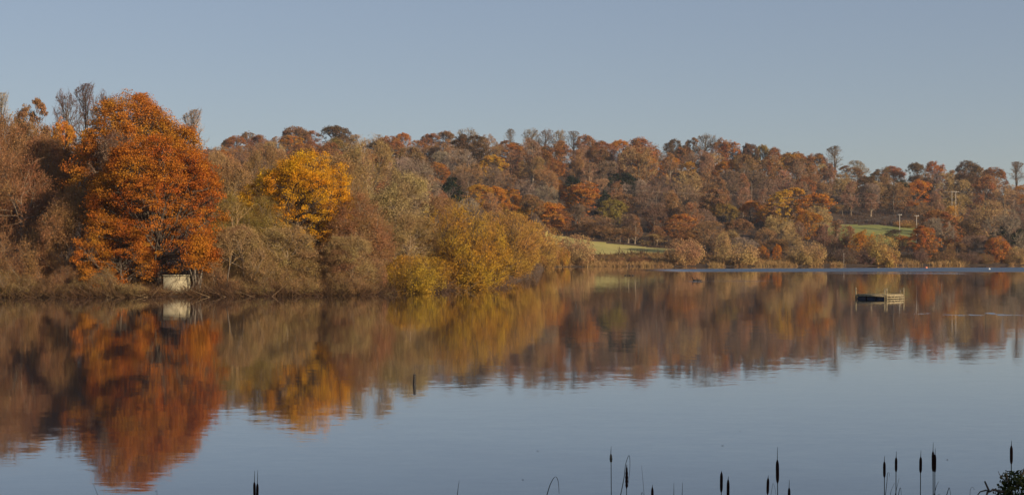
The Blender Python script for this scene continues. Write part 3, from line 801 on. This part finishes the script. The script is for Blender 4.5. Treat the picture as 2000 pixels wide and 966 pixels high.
def near_uv(rng, n):
    u = rng.uniform(-80, 1075, n); Y = shore(u) - .3 + rng.exponential(9, n)*np.interp(u, [900, 1060], [1, 2.5]); k = ~((u > 326) & (u < 376) & (Y < 138.3)) & ~((u > 750) & (rng.uniform(size=n) < .75)); return u[k], Y[k]
_tuf('undergrowth', near_uv, (.5, 2.2), .03, (.14, .078, .04), 12000, 303, 1.3, 8)
def edge_uv(rng, n):
    u = rng.uniform(-80, 880, n); Y = shore(u) - .2 + rng.exponential(1.6, n); k = ~((u > 322) & (u < 378)); return u[k], Y[k]
_tuf('undergrowth', edge_uv, (1.2, 3.4), .035, (.26, .175, .10), 240, 313, 1.5, 3)
_tuf('undergrowth', edge_uv, (.8, 2.4), .04, (.10, .06, .04), 1500, 315, 1.6, 5)
def reed_uv(rng, n):
    u = rng.uniform(1070, 2080, n); Y = shore(u) - .8 + np.abs(rng.normal(0, 6, n))*(1 + .5*np.sin(u*.03)); k = (np.sin(u*.021 + 1) + np.sin(u*.055) + .8*np.sin(u*.13 + 2) + rng.normal(0, .5, n)) > np.interp(u, [1070, 1300, 1700, 2080], [-.8, 0, .5, .8]); return u[k], Y[k]
_tuf('reeds', reed_uv, (.7, 1.9), .09, (.36, .22, .095), 2600, 305, .3, 9)
def rough_uv(rng, n):
    u = rng.uniform(1150, 2060, n); Y = shore(u) + rng.uniform(6, 40, n); k = ~(in_meadow(u, Y)); return u[k], Y[k]
_tuf('rough_grass', rough_uv, (.4, 1.3), .12, (.24, .145, .06), 5200, 307, .6, 8)
def brack_uv(rng, n):
    u = rng.uniform(1880, 2070, n); Y = rng.uniform(545, 690, n); return u, Y
_tuf('bracken', brack_uv, (.5, 1.2), .2, (.27, .115, .06), 3000, 309, .8, 6)
def heath_uv(rng, n):
    u = rng.uniform(380, 520, n); Y = rng.uniform(480, 760, n); return u, Y
_tuf('bracken', heath_uv, (.4, 1.1), .2, (.24, .115, .06), 3000, 311, .8, 6)

# ------------------------------------------------------------------ concrete wall under the oak
Y = 138.2
x0, _, zb = W(320, 566, Y); x1, _, zt_ = W(371, 537, Y)
g = empty('concrete_wall', ((x0 + x1)/2, Y, 0), .3); tag(g, 'pale cream concrete wall at the water under the big rounded oak', 'wall')
wd = x1 - x0
MB().box((0, .25, (zt_ - .6)/2 - .04), (wd, .5, zt_ + .4)).build('wall_face', M_CONC, g)
MB().box((0, .2, zt_ - .02), (wd + .12, .66, .12)).build('coping', M_CONC, g)
# coppiced stool of poles beside it
g = empty('coppice_stump', W(386, 0, 138.2)[:2] + (0,)); tag(g, 'clump of upright grey poles growing at the right end of the concrete wall', 'coppiced tree')
rng = np.random.default_rng(5)
for k in range(22):
    a = rng.uniform(0, 6.28); rr = rng.uniform(0, .62)
    p0 = np.array([[rr*math.cos(a)*1.1, rr*math.sin(a)*.5, -.3]]); d = norm(np.array([[rng.normal(.06, .16), rng.normal(0, .12), 1.]]))
    c = curves(p0, d, np.array([rng.uniform(1.6, 3.4)]), 5, rng, .1, .2)
    MB().tubes(c, np.linspace(.055, .025, 5)[None]*rng.uniform(.7, 1.3), 5).build('pole', M_BARKP if k % 2 else M_BARK, g)

# leaning pale trunks in the near wood
for u0, y0_, u1, y1_, lab in ((441, 545, 470, 425, 'thin leaning trunk right of the concrete wall'),):
    Y = float(shore(u0)) + 1.0
    a = np.array(W(u0, y0_, Y)); b = np.array(W(u1, y1_, Y + 2)); a[2] = tz(u0, Y) - .2 if u0 < 600 else a[2] - 2.6
    g = empty('leaning_tree', tuple(a)); tag(g, lab, 'tree')
    rng = np.random.default_rng(int(u0))
    c = curves(np.zeros((1, 3)), norm((b - a)[None]), np.array([np.linalg.norm(b - a)]), 8, rng, .1, .18)
    MB().tubes(c, np.linspace(.085, .03, 8)[None], 6).build('trunk', M_BARK, g)
    i, p, d, t = spawn(c, 9, rng, .35, 1, .6, .2); cc = curves(p, d, rng.uniform(1.2, 2.8, 9), 5, rng, .2, .35)
    m2 = MB(); m2.tubes(cc, np.tile(np.linspace(.022, .01, 5), (9, 1)), 4)
    i, p, d, t = spawn(cc, 8, rng, .2, 1, .6, .1); c3 = curves(p, d, rng.uniform(.5, 1.2, 72), 4, rng, .1, .4)
    m2.ribbons(c3, np.tile(np.linspace(.025, .01, 4), (72, 1)), rng); m2.build('crown', M_TWIG, g, color=C['tan'])

# ------------------------------------------------------------------ raft
Yr = 130.4
g = empty('raft', W(1718, 0, Yr)[:2] + (0,), math.radians(45)); g.location.z = -.1; tag(g, 'square wooden raft with corner posts and dark drums floating on the lake', 'raft')
hs = 1.56
mb = MB()
for k in range(10): mb.box((-hs + .16 + k*(2*hs - .32)/9, 0, .50), (.29, 2*hs - .1, .045))
mb.build('deck', M_WOODL, g)
def beam(c, s): return MB().box(c, s).build('beam', M_WOODL, g)
# local axes turned 45 degrees: the -y side faces right towards the sun, the -x side faces left
fb = beam((0, -hs, .40), (2*hs, .09, .15)); beam((0, -hs - .01, .19), (2*hs - .1, .08, .11))
beam((0, hs, .40), (2*hs, .09, .15)); beam((-hs, 0, .40), (.09, 2*hs - .12, .15)); beam((hs, 0, .40), (.09, 2*hs - .12, .15))
beam((0, hs, .17), (2*hs - .1, .08, .10)); beam((hs, 0, .17), (.08, 2*hs - .12, .10))
for k in range(5): MB().box((-hs + .35 + k*.6, -hs + .03, .28), (.07, .05, .26)).build('strut', M_WOODL, fb)
for sx, sy in ((-1, 0), (-1, .98), (0, .98), (1, 0)):
    pass
for px, py in ((-hs, hs), (-hs + .02, -hs - .06), (-hs - .06, -hs + .1), (hs, -hs - .02)):
    MB().box((px, py, .45), (.085, .085, 1.36)).build('post', M_WOODL, g)
MB().box((hs - .42, -hs + .06, .62), (.06, .06, .5)).build('post', M_WOODL, g)
def drum(cx, cy, ax):
    t = np.linspace(-.44, .44, 7); rr = np.array([.24, .27, .265, .275, .265, .27, .24])
    pts_ = np.zeros((1, 7, 3)); pts_[0, :, 0 if ax == 'x' else 1] = t
    pts_ += np.array([cx, cy, .12])
    MB().tubes(pts_, rr[None], 14, cap=True).build('drum', M_DRUM, g, smooth=False)
for k in range(3): drum(-hs + .30, -1.0 + k*1.0, 'y')
for k in range(3): drum(.9, -1.0 + k*1.0, 'y')
# weeds on the deck and sagging netting rail
rng = np.random.default_rng(3)
p = np.stack([rng.uniform(-1.4, 1.4, 260), rng.uniform(-1.4, 1.4, 260), np.full(260, .52)], -1)
c = curves(p, norm(rng.normal(size=(260, 3))*.5 + np.array([0, 0, 1])), rng.uniform(.06, .22, 260), 3, rng, -.2, .3)
m2 = MB(); m2.ribbons(c, np.tile([.018, .014, .005], (260, 1)), rng, attr=rng.uniform(0, 1, 260)); m2.build('weed_cover', M_REED, g, color=(.34, .26, .12))
t = np.linspace(0, 1, 9)
for a, b in (((-hs, -hs), (hs, -hs)), ((-hs, hs), (-hs, -hs))):
    pp = np.stack([a[0] + (b[0]-a[0])*t, a[1] + (b[1]-a[1])*t, .95 - .55*4*t*(1 - t)*.6], -1)
    MB().tubes(pp[None], np.full((1, 9), .012), 4).build('rope', M_WOODD, g)

# ------------------------------------------------------------------ posts, buoys
Y = 46.5; x, _, z = W(809, 730, Y)
g = empty('mooring_post', (x, Y, 0)); tag(g, 'dark wooden post standing alone out of the calm water', 'post')
rng = np.random.default_rng(9)
pp = np.array([[0.0, 0, -.7], [.0, 0, 0], [.008, 0, z*.4], [.012, 0, z*.75], [.008, 0, z]])
MB().tubes(pp[None], np.array([[.05, .05, .047, .044, .04]]), 9, cap=True).build('shaft', M_WOODD, g, smooth=False)
for u, y, m, lab, r_ in ((1809, 523.5, M_BUOYR, 'pinkish orange buoy on the ruffled blue water', .34), (1932, 526, M_BUOYW, 'white buoy on the ruffled blue water', .27)):
    Y = 12100/(y - 490); g = empty('buoy', ((u-1000)/F*Y, Y, 0)); tag(g, lab, 'buoy')
    a = np.linspace(-1.2, 1.5, 9); MB().tubes(np.stack([np.zeros(9), np.zeros(9), np.sin(a)*r_*.8 + .12], -1)[None], (np.cos(a)*r_)[None].clip(.03), 14, cap=True).build('float_body', m, g, smooth=True)
    MB().tubes(np.array([[[0, 0, r_*.85], [0, 0, r_*1.3]]]), np.array([[.06, .05]]), 8, cap=True).build('top_ring', m, g)

# white post on the far shore
Y = float(shore(1648)) + 4; x, _, zt_ = W(1648, 496, Y); z0 = tz(1648, Y)
g = empty('marker_post', (x, Y, z0 - .1)); tag(g, 'thin white post with a small head on the far shore before the purple thicket', 'post')
MB().tubes(np.array([[[0, 0, -.2], [0, 0, 1.8], [0, 0, zt_ - z0 + .1]]]), np.array([[.05, .045, .045]]), 8, cap=True).build('shaft', M_POLE, g)
MB().box((0, 0, zt_ - z0 + .2), (.22, .06, .22)).build('head_plate', M_POLE, g)

# ------------------------------------------------------------------ utility poles and wires
TOPS = {}
def upole(key, u, top, bot, Y, lab, arm=1.6, double=False):
    z0 = tz(u, Y); x, _, zt_ = W(u, top, Y)
    g = empty('utility_pole', (x, Y, z0), .25); tag(g, lab, 'utility pole', 'utility poles')
    h = zt_ - z0
    for dx in ((-.9, .9) if double else (0,)):
        MB().tubes(np.array([[[dx, 0, -.5], [dx, 0, h*.5], [dx, 0, h]]]), np.array([[.14, .12, .10]]), 8, cap=True).build('pole', M_POLE, g)
    ca = MB().box((0, -.19, h - .35), (arm*(2.2 if double else 1), .12, .14)).build('crossarm', M_POLE, g)
    for dx in (-.45*arm, 0, .45*arm):
        MB().tubes(np.array([[[dx, -.19, h - .28], [dx, -.19, h + .02]]]), np.array([[.07, .05]]), 6, cap=True).build('insulator', M_BUOYW, ca)
    TOPS[key] = np.array([x, Y, zt_])
upole('a', 1757, 418, 447, 540, 'white pole at the right end of the green field, left of the pair')
upole('b', 1790, 420, 452, 520, 'white pole right of its twin beside the spreading oak')
upole('h', 1863, 373, 428, 600, 'tall twin legged grey pole on the slope behind the spreading oak', 2.2, True)
upole('f', 473, 275, 292, 690, 'short white pole against the russet oaks on the hilltop field')
def wire(a, b, sag, lab):
    t = np.linspace(0, 1, 24)[:, None]
    p = a*(1 - t) + b*t; p[:, 2] -= (4*t*(1 - t))[:, 0]*sag
    o = MB().tubes(p[None], np.full((1, 24), .012), 4).build('overhead_wire', M_WIRE)
    tag(o, lab, 'wire', 'overhead wires')
P = lambda u, y, Y: np.array(W(u, y, Y))
wire(P(985, 347, 470), P(1440, 381, 490), 1.0, 'overhead wire crossing the wood from the orange trees above the willow')
wire(P(1440, 381, 490), TOPS['h'], 2.0, 'overhead wire reaching the tall twin legged pole from the left')
wire(P(1440, 392, 488), TOPS['h'] - np.array([0, 0, 2.2]), 2.0, 'lower overhead wire reaching the twin legged pole from the left')
wire(TOPS['h'], P(2060, 392, 620), 1.5, 'overhead wire running right from the tall twin legged pole')
wire(P(1560, 436, 500), TOPS['a'], 1.2, 'wire rising to the left white pole over the green field')
wire(TOPS['a'], TOPS['b'], .2, 'short wire between the two white poles')
wire(P(1310, 434, 460), P(1400, 434, 460), .4, 'short pale wire above the round tan bush')
wire(P(395, 288, 600), TOPS['f'] - np.array([0, 0, 1.5]), .6, 'wire reaching the short white pole on the hilltop field')
wire(TOPS['f'] - np.array([0, 0, 1.5]), P(590, 303, 600), .6, 'wire running right from the short white hilltop pole')

# ------------------------------------------------------------------ birds
def duck(u, y, rz, dark, lab, s=1.0):
    Y = 12100/(y - 490); g = empty('duck', ((u-1000)/F*Y, Y, 0), rz, s); tag(g, lab, 'duck', 'ducks on the lake')
    t = np.array([-.34, -.27, -.18, -.05, .08, .2, .27, .30]); z = np.array([.15, .11, .07, .055, .06, .08, .10, .11]); r = np.array([.012, .05, .10, .135, .135, .10, .06, .02])
    mb = MB(); mb.tubes(np.stack([t, np.zeros(8), z], -1)[None], r[None], 12, cap=True)
    mb.tubes(np.array([[[.2, 0, .1], [.25, 0, .19], [.27, 0, .27], [.285, 0, .33], [.30, 0, .37], [.30, 0, .395]]]), np.array([[.07, .05, .045, .062, .052, .015]]), 10, cap=True)
    mb.build('body', M_DUCKD if dark else M_DUCKP, g, smooth=True)
    MB().tubes(np.array([[[.33, 0, .33], [.38, 0, .318], [.42, 0, .312]]]), np.array([[.022, .02, .012]]), 6, cap=True).build('bill', M_WOODL, g)
duck(1358, 548.4, 3.0, True, 'dark duck on the left of a close pair on the water', 1.3)
duck(1366, 548.6, 3.3, True, 'dark duck on the right of a close pair on the water', 1.3)
for k, (u, y) in enumerate(((1221.5, 538), (1226, 538.1), (1230, 538), (1236, 537.9))):
    duck(u, y, .5 + k, True, ['dark duck at the left end of the distant four', 'dark duck second from left in the distant four', 'dark duck third from left in the distant four', 'dark duck at the right end of the distant four'][k], .8)
duck(1925, 521.3, 1.0, True, 'dark duck close to the far shore near the white buoy', 1.4)

# ------------------------------------------------------------------ cattails in front
def strip(mb, pts_, w, twist=0.0):
    pts_ = np.asarray(pts_, float); tan = np.gradient(pts_, axis=0); tan = norm(tan)
    a = twist; side = np.array([math.cos(a), math.sin(a), 0.])[None]
    nrm = norm(np.cross(tan, side)); w = np.asarray(w)[:, None]*.5
    th = .0012
    ring = np.stack([pts_ - side*w, pts_ + nrm*th*1.5, pts_ + side*w, pts_ - nrm*th], 1)
    K = len(pts_); i, s = np.meshgrid(np.arange(K - 1), np.arange(4), indexing='ij'); s2 = (s + 1) % 4
    mb.add(ring.reshape(-1, 3), np.stack([i*4 + s, i*4 + s2, (i+1)*4 + s2, (i+1)*4 + s], -1).reshape(-1, 4))

def cattail(heads, Y, lab, base_u, leaves=(), ragged=False, name='cattail', cat='cattail', group='cattails in the foreground'):
    """heads: (u, top y, bottom y, tip y, half width px); leaves: pixel polylines"""
    bx = (base_u - 1000)/F*Y
    g = empty(name, (bx, Y, 0)); tag(g, lab, cat, group)
    loc = lambda u, y, dy=0.0: np.array([(u - 1000)/F*(Y + dy) - bx, dy, CZ - (y - HOR)/F*(Y + dy)])
    for k, (u, t_, b_, tip, hw) in enumerate(heads):
        top, bot, tp = loc(u, t_, k*.03), loc(u - (u - base_u)*.15, b_, k*.03), loc(u + .6, tip, k*.03)
        r = hw*Y/F
        foot = np.array([k*.02, k*.03, -.25])
        mid = foot*.5 + bot*.5; mid[0] = foot[0]*.7 + bot[0]*.3
        s = np.array([foot, mid, bot*.75 + mid*.25 + 0, bot, top])
        MB().tubes(s[None], np.array([[.006, .005, .004, .0036, .003]]), 6).build('stem', M_STEM, g)
        n = 13; tt = np.linspace(0, 1, n); prof = np.array([.25, .7, .9, .97, 1, 1, .98, 1, 1, .97, .9, .7, .3])
        if ragged: prof = prof*np.array([.5, .7, 1.1, .8, 1.15, .9, 1.2, .85, 1.0, .7, .8, .5, .4])
        ax = bot[None]*(1 - tt[:, None]) + top[None]*tt[:, None]
        o = MB().tubes(ax[None], (prof*r)[None], 12, cap=True).build('seed_head', M_FLUFF if ragged == 2 else M_HEAD, g, smooth=True)
        MB().tubes(np.array([top, (top + tp)/2, tp])[None], np.array([[.0032, .0024, .0014]]), 5).build('spike', M_STEM, o)
    for lf in leaves:
        pl, w = lf[0], lf[1]
        P_ = np.array([loc(u, y, .06) for u, y in pl])
        if len(pl) > 2:   # smooth through the points
            t = np.arange(len(P_)); tt = np.linspace(0, len(P_) - 1, 22)
            def cr(x):
                out = []
                for q in tt:
                    i = min(int(q), len(x) - 2); f = q - i
                    p0, p1, p2, p3 = x[max(i-1, 0)], x[i], x[i+1], x[min(i+2, len(x)-1)]
                    out.append(.5*(2*p1 + (p2 - p0)*f + (2*p0 - 5*p1 + 4*p2 - p3)*f*f + (3*p1 - 3*p2 + p3 - p0)*f**3))
                return np.array(out)
            P_ = np.stack([cr(P_[:, j]) for j in range(3)], -1)
        root = np.array([[P_[0, 0]*.4, .06, -.2], [P_[0, 0]*.75, .06, P_[0, 2]*.5]])
        P_ = np.concatenate([root, P_])
        ww = np.concatenate([[.016, .015], np.linspace(w, w*.35, len(P_) - 2)])
        m2 = MB(); strip(m2, P_, ww, .5); m2.build('leaf', M_STEM, g)
    return g
cattail([(497, 940, 972, 918, 2.6), (503, 943, 975, 917, 2.6)], 12.2, 'twin headed cattail standing alone at the lower left', 500)
cattail([(1193, 884, 903, 871, 2.6)], 13.0, 'frayed straw coloured cattail, tall and thin', 1196, ragged=2)
cattail([(1224, 907, 955, 906, 2.7)], 12.4, 'ragged cattail head wrapped by a folded leaf loop', 1222, [([(1212, 966), (1219, 930), (1222, 905), (1229, 888), (1230, 915), (1226, 950)], .009)], ragged=1)
cattail([(1274, 950, 990, 945, 2.6)], 12.6, 'short cattail tip right of the thin upright blade', 1274)
cattail([(1409, 921, 961, 918, 2.9)], 12.0, 'cattail on the left of the close middle pair', 1406)
cattail([(1422, 935, 978, 929, 2.9)], 11.8, 'cattail on the right of the close middle pair', 1420)
cattail([(1500, 932, 965, 927, 2.7)], 12.3, 'tilted cattail beside the tallest middle cattail', 1493, [([(1505, 968), (1508, 950), (1510, 943), (1514, 955), (1515, 968)], .004)])
cattail([(1518, 897, 943, 872, 3.3)], 12.0, 'tallest thick cattail with a long spike, right of centre', 1521)
cattail([(1541, 951, 985, 936, 2.7)], 12.4, 'short spiked cattail right of the tallest middle cattail', 1541)
cattail([(1727, 900, 932, 889, 2.7)], 12.5, 'leftmost cattail of the right hand group with a hooked leaf', 1727, [([(1729, 966), (1732, 940), (1733, 924), (1736, 922), (1737, 929)], .008)])
cattail([(1750, 892, 921, 880, 2.6)], 12.7, 'second cattail of the right hand group above crossed leaf blades', 1748, [([(1748, 966), (1752, 948), (1756, 932)], .007), ([(1739, 961), (1743, 950), (1747, 942)], .005), ([(1754, 968), (1757, 953), (1759, 953), (1760, 968)], .009)])
cattail([(1798, 891, 923, 878, 2.8)], 12.3, 'straight single cattail in the middle of the right hand group', 1795)
cattail([(1822, 880, 921, 863, 2.8), (1826, 886, 922, 874, 2.6)], 12.4, 'double cattail with two heads pressed together', 1823, [([(1824, 966), (1828, 950), (1833, 939)], .009), ([(1829, 968), (1833, 964), (1837, 966)], .006)])
cattail([(1975, 869, 906, 859, 2.9)], 11.0, 'tall cattail rising behind the ivy covered stump', 1974)
lv = dict(name='cattail_leaf', cat='reed leaf', group='bare cattail leaves in the foreground')
cattail([], 12.0, 'arched leaf blade bent right over', 1062, [([(1068, 966), (1075, 944), (1084, 930), (1090, 938), (1092, 963)], .010)], **lv)
cattail([], 12.4, 'short upright blade left of the arched blade', 893, [([(893, 968), (895, 950), (897, 937)], .007)], **lv)
cattail([], 12.4, 'thin tall blade right of the leaf loop', 1258, [([(1258, 966), (1255, 930), (1253, 908)], .004), ([(1252, 968), (1254, 960), (1257, 968)], .006)], **lv)
cattail([], 12.2, 'left one of two short straight blades', 1316, [([(1316, 970), (1316, 942)], .007)], **lv)
cattail([], 12.2, 'right one of two short straight blades', 1332, [([(1332, 970), (1333, 941)], .007)], **lv)
cattail([], 12.3, 'folded blade like an upturned V right of the double cattail', 1850, [([(1848, 968), (1852, 954), (1854, 952), (1857, 968)], .011)], **lv)
cattail([], 12.0, 'curled thin blade left of the ivy covered stump', 1894, [([(1894, 968), (1895, 955), (1899, 950), (1903, 955)], .005)], **lv)
cattail([], 12.8, 'thin leaning blade at the lower left', 189, [([(192, 968), (186, 952), (181, 942)], .004)], **lv)
cattail([], 12.8, 'tiny blade tip under the big oak reflection', 307, [([(307, 970), (307, 956)], .004)], **lv)

# ------------------------------------------------------------------ ivy covered stump at the lower right
Ys_ = 9.2
x, _, zc = W(2004, 982, Ys_)
zg = float(np.interp(Ys_, bv, bz))
g = empty('ivy_stump', (x, Ys_, zg - .1)); tag(g, 'ivy covered stump with bare twigs at the lower right corner', 'stump')
h = zc - zg + .1
rng = np.random.default_rng(21)
MB().tubes(np.array([[[.02, 0, -.2], [0, 0, h*.4], [.02, 0, h*.8], [.01, 0, h*1.02]]]), np.array([[.11, .085, .09, .06]]), 10, cap=True).build('trunk', M_BARK, g)
n = 5200
d = norm(rng.normal(size=(n, 3))); rr = rng.uniform(.55, 1.03, n)**.5
lump = 1 + .18*np.sin(d[:, 0]*5 + 1)*np.sin(d[:, 2]*6) + .1*np.sin(d[:, 1]*9)
pos = d*(rr*lump)[:, None]*np.array([.185, .185, .20]) + np.array([0, 0, h])
n2 = 2600; aa = rng.uniform(0, 6.28, n2); zz = rng.uniform(0, h, n2); r2 = .12 + .05*rng.uniform(-1, 1, n2)
pos = np.concatenate([pos, np.stack([np.cos(aa)*r2, np.sin(aa)*r2, zz], -1)])
mb = MB(); mb.leaves(pos, norm(rng.normal(size=(n + n2, 3))) + norm(pos - np.array([0, 0, h]))*.7, rng.uniform(.012, .026, n + n2), rng, attr=rng.uniform(0, 1, n + n2), aspect=.8)
mb.build('foliage', M_IVY, g, color=(.05, .058, .02))
def twig(pl, r0):
    P_ = np.array([[(u - 1000)/F*Ys_ - x, -.02*k, CZ - (y - HOR)/F*Ys_ - zg + .1] for k, (u, y) in enumerate(pl)])
    MB().tubes(P_[None], np.linspace(r0, r0*.45, len(pl))[None], 6, cap=True).build('twig', M_BARK, g)
twig([(1975, 962), (1953, 958), (1935, 953), (1926, 956), (1915, 935)], .012)
twig([(1926, 956), (1912, 958), (1903, 966)], .006); twig([(1930, 956), (1924, 966), (1920, 976)], .009)
twig([(1985, 950), (1992, 930), (1995, 915), (2001, 895)], .008); twig([(1970, 945), (1962, 922), (1960, 918)], .004); twig([(1965, 940), (1950, 925), (1945, 917)], .003)
twig([(1995, 930), (1990, 918), (1993, 914)], .005)

for k, (x_, y_, h_) in enumerate(((19.5, -8.5, 12.5), (22.5, -4.5, 14), (25.5, .5, 13.5), (28.5, 5, 13))):
    plant(CONE[k % 2], 'evergreen_tree', x_, y_, 2.4 if k < 2 else -.2, h_, 4.2, k*1.3, C['ever'], None, 'evergreen', 'evergreens on the bank behind the viewpoint')['label'] = \
        'dark evergreen on the near bank, ' + ('first', 'second', 'third', 'last')[k] + ' of the row shading the cattails'

# ------------------------------------------------------------------ fallen leaves afloat
rng = np.random.default_rng(33)
FL = [(1411, 869.5), (1021, 936), (1050, 880), (1445, 841), (1850, 897), (305, 958)]
m2 = MB(); a = np.linspace(0, 2*math.pi, 9)[:-1]
m2.add(np.concatenate([[[0, 0, .006]], np.stack([np.cos(a)*.05*(1 + .3*np.sin(3*a)), np.sin(a)*.03, .004 + .012*np.cos(2*a)**2], -1)]), None, [[0, 1 + k, 1 + (k+1) % 8] for k in range(8)])
lf0 = m2.build('floating_leaf', M_WOODD)
for k, (u, y) in enumerate(FL):
    o = lf0 if k == 0 else lf0.copy()
    if k: COL.objects.link(o)
    Y = 12100/(y - 490); o.location = ((u-1000)/F*Y, Y, .004); o.rotation_euler = (0, 0, rng.uniform(0, 6)); o.scale = [rng.uniform(.45, .7)]*3
    tag(o, 'tiny dark fallen leaf floating on the calm open water', 'leaf', 'fallen leaves floating on the water')

# ------------------------------------------------------------------ air
m, nt, out = newmat('autumn_air')
pv = N(nt, 'ShaderNodeVolumePrincipled', inp={'Color': (.86, .9, 1, 1), 'Density': HAZE, 'Anisotropy': .2})
nt.links.new(pv.outputs[0], out.inputs['Volume'])
if HAZE > 0:
    mb = MB(); mb.box((0, 1300, 48), (6200, 2900, 104)); tag(mb.build('haze', m), kind='stuff')

# ------------------------------------------------------------------ light, sky, camera
AZ, EL = math.radians(131), math.radians(16)
sd = Vector((math.sin(AZ)*math.cos(EL), math.cos(AZ)*math.cos(EL), math.sin(EL)))
l = bpy.data.lights.new('sun', 'SUN'); l.energy = 4.2; l.angle = math.radians(.5); l.color = (1, .81, .56)
lo = bpy.data.objects.new('sun', l); COL.objects.link(lo); lo.rotation_euler = sd.to_track_quat('Z', 'Y').to_euler(); lo.location = (60, -40, 60)
w = bpy.data.worlds.new('World'); scene.world = w; w.use_nodes = True
nt = w.node_tree; bg = nt.nodes['Background']
sky = nt.nodes.new('ShaderNodeTexSky'); sky.sky_type = 'NISHITA'; sky.sun_disc = False
sky.sun_elevation = EL; sky.sun_rotation = AZ; sky.air_density = 1.0; sky.dust_density = .35; sky.ozone_density = 4.0; sky.altitude = 50
hs_ = nt.nodes.new('ShaderNodeHueSaturation'); hs_.inputs['Saturation'].default_value = 1.0; hs_.inputs['Hue'].default_value = .517
gm_ = nt.nodes.new('ShaderNodeGamma'); gm_.inputs['Gamma'].default_value = .5
nt.links.new(sky.outputs[0], gm_.inputs['Color']); nt.links.new(gm_.outputs[0], hs_.inputs['Color']); nt.links.new(hs_.outputs[0], bg.inputs[0]); bg.inputs[1].default_value = .15

cam = bpy.data.cameras.new('camera'); co = bpy.data.objects.new('camera', cam); COL.objects.link(co)
cam.sensor_width = 36; cam.lens = 36*F/2000; cam.clip_start = .1; cam.clip_end = 6000
co.location = (0, 0, CZ); co.rotation_euler = (math.radians(90) + math.atan(7/F), 0, 0)
scene.camera = co

scene.render.engine = 'CYCLES'
scene.cycles.max_bounces = 5; scene.cycles.diffuse_bounces = 2; scene.cycles.glossy_bounces = 2; scene.cycles.transmission_bounces = 2
scene.cycles.use_denoising = True
scene.cycles.sample_clamp_indirect = 6
scene.view_settings.view_transform = 'Standard'; scene.view_settings.look = 'None'
scene.view_settings.exposure = .47; scene.view_settings.gamma = 1
scene.render.resolution_x = 1024; scene.render.resolution_y = 494
